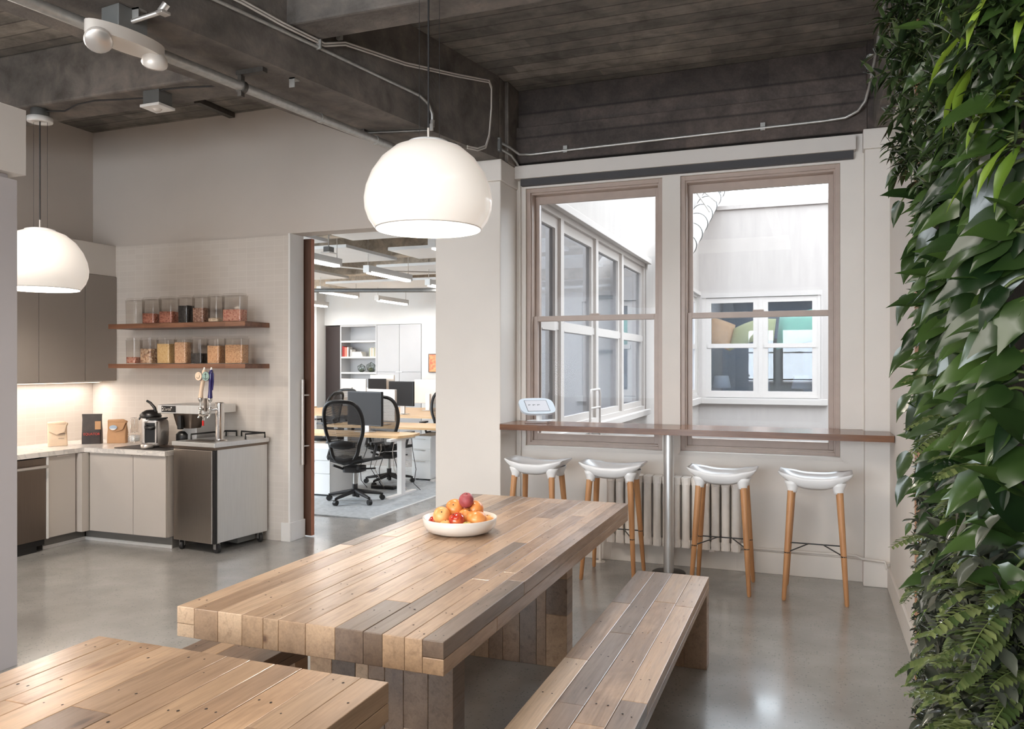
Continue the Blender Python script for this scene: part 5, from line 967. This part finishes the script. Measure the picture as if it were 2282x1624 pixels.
# chairs
def task_chair():
    t = thing('office_chair', 'x', 'chair', (0, 0, 0))
    hub = (0, 0, .10); b = MB()
    for k in range(5):
        a = R(90+72*k+20); e = (.30*math.cos(a), .30*math.sin(a), .075); b.tube([(0, 0, .125), lerp((0, 0, .125), e, .5), e], [.032, .026, .018], 10, flat=.8)
    b.tube([(0, 0, .06), (0, 0, .20)], .030, 14); b.build('base', 'rubber', t, 0, True)
    for k in range(5):
        a = R(90+72*k+20); x, y = .31*math.cos(a), .31*math.sin(a); b = MB(); b.tube([(x-.02*math.sin(a), y+.02*math.cos(a), .0305), (x+.02*math.sin(a), y-.02*math.cos(a), .0305)], .0300, 14); b.tube([(x, y, .05), (x, y, .08)], .012, 8); b.build('castor', 'black', t, 0, True)
    b = MB(); b.tube([(0, 0, .19), (0, 0, .36)], [.022, .016], 12); b.build('gas_lift', 'galv', t, 0, True)
    b = MB(); b.prism(rrect(-.10, .10, -.14, .12, .05), .34, .40, 0, True); b.tube([(.0, -.06, .37), (.26, -.02, .385)], [.012, .010], 8); b.tube([(-.09, -.12, .38), (-.15, -.23, .43)], .014, 8); b.tube([(.09, -.12, .38), (.15, -.23, .43)], .014, 8); b.build('tilt_mechanism', 'rubber', t, .01, True)
    b = MB(); b.grid(lambda u, v: ((u-.5)*.46*(1-.12*(1-v)), -.20+v*.44, .455+.03*(abs(u-.5)*2)**2-.03*max(0, v-.7)), 12, 10); b.build('seat', 'blackmatte', t, 0, True, .035)
    # back: pear-shaped frame
    def outl(k, inset=0):
        a = 2*math.pi*k; s_, c_ = math.sin(a), math.cos(a); zc = .80; zz = zc+.335*c_; w = .222+.045*c_-.02*math.exp(-((zz-.66)/.10)**2)
        x = w*math.copysign(abs(s_)**.55, s_); y = -.245-.05*((zz-.74)/.3)**2*(1 if zz > .74 else .4)-.05*(zz-.46)
        return (x*(1-inset), y, zc+(zz-zc)*(1-inset*.7))
    b = MB(); b.tube([outl(i/56) for i in range(56)], .017, 8, loop=True, flat=1.3); b.build('back_frame', 'black', t, 0, True)
    n = 40; ring_ = [outl(i/n, .04) for i in range(n)]; cen = [(p[0]*.5, p[1]-.012, .80+(p[2]-.80)*.5) for p in ring_]; b = MB(); b.add(ring_+cen, [(i, (i+1) % n, n+(i+1) % n, n+i) for i in range(n)]+[tuple(n+i for i in range(n))]); b.build('back_mesh', 'chairmesh', t, 0, True)
    b = MB(); b.grid(lambda u, v: ((u-.5)*.30, -.298-.014*math.sin(v*math.pi)-.01*math.sin(u*math.pi), .665+(v-.5)*.085*math.sin(max(.05, min(.95, u))*math.pi)**.5), 12, 6); b.build('lumbar_pad', 'black', t, 0, True, .03)
    b = MB(); b.tube([(-.20, -.24, .52), (0, -.265, .475), (.20, -.24, .52)], [.02, .03, .02], 8, flat=1.4); b.build('back_yoke', 'black', t, 0, True)
    for s_ in (-1, 1):
        b = MB(); b.tube([(s_*.20, -.24, .50), (s_*.27, -.12, .50), (s_*.275, -.05, .60), (s_*.27, -.02, .655)], [.016, .018, .016, .014], 8); b.build('arm_post', 'rubber', t, 0, True)
        b = MB(); b.prism(rrect(s_*.27-.045, s_*.27+.045, -.12, .13, .04), .655, .68, 0, True); b.build('armrest', 'black', t, .008, True)
    return t
oc = task_chair(); oc['label'] = 'black mesh office chair standing empty in the doorway view, nearest of the office chairs'; oc['group'] = 'black mesh office chairs'
oc.location = (-4.80, 7.72, .013); oc.rotation_euler = (0, 0, R(6))
for x, y, rz, lb in ((-5.10, 9.02, 8, 'black mesh office chair under the desks, its base among hanging cables'), (-5.32, 11.0, 190, 'black mesh office chair behind the silver monitor at the right'), (-6.72, 9.75, 95, 'black mesh office chair cut off by the sliding door edge'), (-7.2, 10.97, 178, 'black mesh office chair further back at the left by the door edge')):
    c_ = copytree(oc); c_.location = (x, y, .013 if y < 10.3 else 0); c_.rotation_euler = (0, 0, R(rz)); c_['label'] = lb
# pedestals
def pedestal(x0, x1, y0, y1, h, label, drawers=True):
    t = thing('drawer_pedestal', label, 'pedestal', ((x0+x1)/2, (y0+y1)/2, .013)); b = MB(); b.box(x0, x1, y0+.018, y1, .03, h); b.build('body', 'officewhite', t, .002)
    hh = (h-.05); z_ = .035
    for fr_ in (.44, .28, .26):
        b = MB(); b.box(x0+.002, x1-.002, y0, y0+.018, z_, z_+hh*fr_-.004); d_ = b.build('drawer', 'officewhite', t, .001); b = MB(); b.box(x0+.03, x0+.20, y0-.010, y0, z_+hh*fr_-.018, z_+hh*fr_-.010); b.build('handle', 'alu', d_); z_ += hh*fr_
    for x in (x0+.05, x1-.05):
        for y in (y0+.06, y1-.06): b = MB(); b.tube([(x, y, .0135), (x, y, .03)], .02, 8); b.build('castor', 'black', t)
pedestal(-5.66, -5.25, 7.90, 8.50, .60, 'white three-drawer pedestal at the left of the office doorway'); pedestal(-5.0, -4.72, 9.45, 9.95, .60, 'white drawer pedestal behind the white desk leg at the right')
b = MB(); b.box(-5.12, -4.80, 8.60, 8.68, .0135, .05); t = thing('power_bar', 'black power bar lying on the rug under the desk cables', 'power bar', (-4.94, 8.87, .0135)); b.build('body', 'black', t, .004)
for i in range(4): b = MB(); b.box(-5.08+i*.07, -5.05+i*.07, 8.62, 8.65, .05, .0515); b.build('socket', 'greyconn', t)
cr = random.Random(3)
for i in range(9):
    x = -5.25+i*.085; x2 = x+cr.uniform(-.12, .12); y = 8.58+cr.uniform(-.06, .06)
    pipe('cable', ('black cable dangling from the desk to the rug behind the nearest office chair' if i % 3 else 'white cable dangling from the desk to the rug behind the nearest office chair'), 'cable', [(x, y, .69), (x+cr.uniform(-.05, .05), y, .5), ((x+x2)/2+cr.uniform(-.08, .08), y-.03, .28), (x2, y+.02, .10), (x2+cr.uniform(-.05, .1), y+cr.uniform(-.05, .05), .02)], .0045, 'black' if i % 3 else 'cable_w', 5, (), 'desk cables '+('black' if i % 3 else 'white'))
# ================================================================ LIVING WALL
lr = random.Random(21)
lw = thing('living_wall', 'tall living wall of glossy green plants in a pale wood frame along the right wall', 'living wall', (.44, 2.4, 0))
XW = .40    # face of the planting felt
b = MB(); b.box(XW, .50, -.6, 3.40, .08, 3.19); b.build('planting_felt', 'soil', lw)
b = MB(); b.box(.372, .50, 3.40, 3.44, 0, 3.19); b.box(.372, .392, 3.22, 3.40, 0, 3.19); b.build('wood_frame', 'framewood', lw, .002)
t = thing('ledge_cabinet', 'low pale wood ledge with a white top, just behind the living wall frame', 'cabinet', (.45, 3.6, 0)); b = MB(); b.box(.405, .484, 3.45, 3.735, 0, .688); b.build('body', 'framewood', t, .002); b = MB(); b.box(.400, .484, 3.45, 3.74, .688, .70); b.build('top', 'seat_white', t, .001)
def leaf(b, base, d, up, L, Wd, droop, fold, tint, shape='ov', nseg=7, petiole=0, pm=1):
    """curved leaf blade growing from base along d, drooping under gravity"""
    d = Vector(d).normalized(); up = Vector(up); side = d.cross(up)
    if side.length < 1e-4: side = Vector((0, 1, 0))
    side.normalize(); p = Vector(base)
    if petiole:
        q = [p.copy()]
        for k in range(4): p = p+d*(petiole/4); d = (d+Vector((0, 0, -droop*.25))).normalized(); q.append(p.copy())
        b.tube(q, [.0035*pm, .003*pm, .003*pm, .0028*pm, .0025*pm], 5, 1)
        side = d.cross(up); side = side.normalized() if side.length > 1e-4 else Vector((0, 1, 0))
    vs = []; step = L/nseg; tw = lr.uniform(-.35, .35)
    for k in range(nseg+1):
        f = k/nseg
        if shape == 'heart': w = Wd*(math.sin(math.pi*min(1, (f+.06)*.97)**.62))*(1 if f < .97 else .2)
        elif shape == 'lance': w = Wd*math.sin(math.pi*(f**.85))
        else: w = Wd*math.sin(math.pi*(f**.72))
        w = max(w, .001*(1 if 0 < k < nseg else 1)); nrm = side.cross(d).normalized()
        sd = (side*math.cos(tw*f)+nrm*math.sin(tw*f)); h = nrm*(fold*w); wave = nrm*(.06*w*math.sin(f*9+tw*8))
        vs += [p+sd*w*.5+h*.5+wave, p+sd*w*.27+h*.14, p, p-sd*w*.27+h*.14, p-sd*w*.5+h*.5-wave]
        p = p+d*step; d = (d+Vector((0, 0, -droop*(1.0/nseg)*(.5+f)))).normalized()
    fs = [(k*5+j, k*5+j+1, (k+1)*5+j+1, (k+1)*5+j) for k in range(nseg) for j in range(4)]
    b.add(vs, fs, 0, True, tint)
def rdir(spread=1.0, out=1.0):
    return Vector((-out*lr.uniform(.5, 1), lr.uniform(-.7, .8)*spread, lr.uniform(-.35, .9)*spread)).normalized()
PM = {'big': 'lf_big', 'small': 'lf_small', 'dark': 'lf_dark', 'lime': 'lf_lime', 'fern': 'lf_fern'}
def plant(kind, y, z_, n, spread_y, spread_z, name, size=1.0, out=.0, label=None, keep=False):
    b = MB()
    for i in range(n):
        base = Vector((XW-.005-out*lr.random()*(1 if y < 2.4 or keep else .35), y+lr.gauss(0, spread_y*.45), z_+lr.gauss(0, spread_z*.45)))
        base.y = max(1.68, min(base.y, 3.14)); fs_ = 1 if base.y < 2.3 or keep else 1-(base.y-2.3)*.62; size_ = size*fs_; base.z = min(base.z, 3.17)
        if kind == 'big':
            d = Vector((-lr.uniform(.3, 1), lr.uniform(-.35, .45), lr.uniform(-.35, .7))); L = lr.uniform(.085, .155)*size_; up = Vector((lr.uniform(-.5, .1), -lr.uniform(.4, 1.3), lr.uniform(.25, 1.0))).normalized()
            leaf(b, base, d, up, L, L*lr.uniform(.40, .52), lr.uniform(.25, 1.3), lr.uniform(-.1, .3), (lr.random()**1.4, 0), 'heart', 8, lr.uniform(.01, .06)*size_, 1.1)
        elif kind in ('small', 'dark'):
            d = rdir(1.0); ln = lr.uniform(.02, .08)*size_; tip = base+d*ln; b.tube([base, base.lerp(tip, .5)+Vector((0, 0, .006)), tip], [.0018, .0016, .0013], 4, 1)
            k = lr.randint(5, 7) if kind == 'small' else lr.randint(2, 4); a0 = lr.random()*6.28; u = d.orthogonal().normalized(); w = d.cross(u)
            for j in range(k):
                a = a0+6.283*j/k; dd = (d*.35+u*math.cos(a)+w*math.sin(a)); L = lr.uniform(.045, .08)*size_
                leaf(b, tip, dd, (0, 0, 1) if abs(dd.z) < .9 else (1, 0, 0), L, L*(.27 if kind == 'small' else .42), lr.uniform(.3, 1.2), lr.uniform(.15, .4), (lr.random(), 0), 'lance', 5)
        elif kind == 'lime':
            d = rdir(.8, .7); L = lr.uniform(.08, .15)*size_; leaf(b, base, d, (0, 0, 1), L, L*lr.uniform(.15, .24), lr.uniform(1.0, 2.2), .3, (lr.random(), 0), 'lance', 8, lr.uniform(.02, .06))
        else:
            d = rdir(.9); L = lr.uniform(.10, .17)*size_; dd = d.copy(); p = base.copy(); pts = [p.copy()]
            for k in range(14):
                p = p+dd*(L/14); dd = (dd+Vector((0, 0, -.09))).normalized(); pts.append(p.copy()); sd = dd.cross(Vector((0, 0, 1))).normalized(); l = .030*math.sin(math.pi*(k+1.5)/16)*size+.005
                for s_ in (-1, 1): leaf(b, p, sd*s_+dd*.5, (0, 0, 1), l, l*.55, .3, .2, (lr.random(), 0), 'ov', 3)
            b.tube(pts, .0012, 4, 1)
    o = b.build(name, [PM[kind], 'stem'], lw, tint=True); o['kind'] = 'stuff'
    if label: o['label'] = label
    return o
YS = (1.6, 1.95, 2.3, 2.65, 3.0, 3.28)
for y in YS:      # upper zone: umbrella-leaved shrubs and lime streaks
    for z_ in (2.15, 2.4, 2.65, 2.9, 3.12): plant('small', y, z_, 36, .30, .20, 'umbrella_plant', 1.0, .06)
for z_ in (2.3, 2.5, 2.7, 2.9, 3.1): plant('small', 3.2, z_, 20, .14, .18, 'umbrella_plant', 1.15, .07+.05*(z_ > 2.6), keep=True); plant('small', 2.8, z_, 16, .2, .18, 'umbrella_plant', 1.15, .08, keep=True)
for y, z_ in ((1.6, 2.5), (1.75, 2.15), (2.1, 2.5), (2.5, 2.75), (1.55, 2.0), (1.9, 2.75)): plant('lime', y, z_, 10, .2, .2, 'strap_leaf_plant', 1.1, .06, 'bright green strappy leaves')
for y in YS:     # middle zone: large glossy philodendron
    for z_ in (1.28, 1.48, 1.68, 1.88, 2.08): plant('big', y, z_, 16, .30, .18, 'philodendron', .95, .03)
for z_ in (1.35, 1.7, 2.0): plant('big', 3.32, z_, 6, .08, .2, 'philodendron', 1.0, .03)
plant('big', 2.2, 2.4, 12, .6, .25, 'philodendron', 1.0, .06); plant('big', 2.9, 2.8, 5, .5, .3, 'philodendron', .9, .08); plant('big', 2.9, 3.05, 5, .5, .1, 'philodendron', .8, .08, keep=True)
for z_ in (1.45, 1.6, 1.85, 2.1): plant('big', 3.1, z_, 3, .1, .2, 'philodendron', .85, .02, keep=True)
for y in YS:      # lower zone
    for z_ in (.2, .42, .64, .86, 1.08): plant('dark', y, z_, 44, .28, .20, 'trailing_dusky_plant', 1.0, .06, 'dusky grey green small leaves')
for y, z_ in ((1.7, 1.1), (2.0, .8), (2.2, 1.15), (1.6, .7), (1.9, 1.3), (1.55, .95), (1.8, .9), (2.3, .95)): plant('fern', y, z_, 12, .2, .2, 'fern', 1.0, .08, 'pale lacy fern fronds')
for y, z_ in ((3.2, .75), (3.0, .45), (2.6, .35), (3.1, .2), (2.8, .7)): plant('small', y, z_, 16, .2, .2, 'umbrella_plant', 1.2, .05)
for y, z_ in ((3.2, .6), (2.7, .9), (2.4, .4)): plant('lime', y, z_, 9, .25, .2, 'strap_leaf_plant', .8, .04, 'bright green strappy leaves')
for y, z_ in ((1.8, .5), (2.2, .3), (1.6, .4)): plant('big', y, z_, 6, .25, .2, 'philodendron', .8, .04)
# single long shoots that reach out past the frame
b = MB()
for (y, z_, L, dx, dy, dz, pet, tint, dr) in ((3.36, 2.33, .17, -1, .35, .10, .16, .35, .9), (3.36, 2.22, .17, -1, .1, -.1, .20, .3, 1.6), (3.36, 1.98, .15, -1, .3, .0, .12, .3, 1.7), (3.33, 1.83, .20, -1, .1, .1, .12, .4, 1.5), (3.3, 1.62, .23, -1, .2, .35, .1, .5, 1.2), (3.25, 1.24, .21, -1, .2, .45, .14, .5, 1.9), (3.25, 1.15, .20, -1, .1, .35, .14, .35, 1.7), (3.36, .98, .09, -1, .2, -.5, .12, .95, 1.0), (3.30, 1.45, .19, -1, .3, .2, .12, .6, 1.4), (2.9, .28, .16, -1, .1, .2, .12, .3, 1.0), (3.38, 1.38, .05, -1, .4, .1, .13, .7, .6), (3.3, 2.9, .14, -1, .3, .1, .18, .3, .5), (3.2, 3.0, .15, -1, -.2, -.1, .2, .2, .6)):
    leaf(b, (XW-.01, y, z_), (dx, dy, dz), (-.1, -.8, .6), L*.62, L*.26, dr, .25, (tint, 0), 'heart', 10, pet*.45, 1.0)
o = b.build('reaching_leaves', ['lf_big', 'stem'], lw, tint=True); o['kind'] = 'stuff'; o['label'] = 'large drooping leaves hanging out past the wood frame'
area('living_wall_fill_light', (-.45, 2.0, 3.35), (0, R(22), 0), .15, 2.6, 6, NEUT)  # unseen fill lamp brightening the foliage; it has no fitting
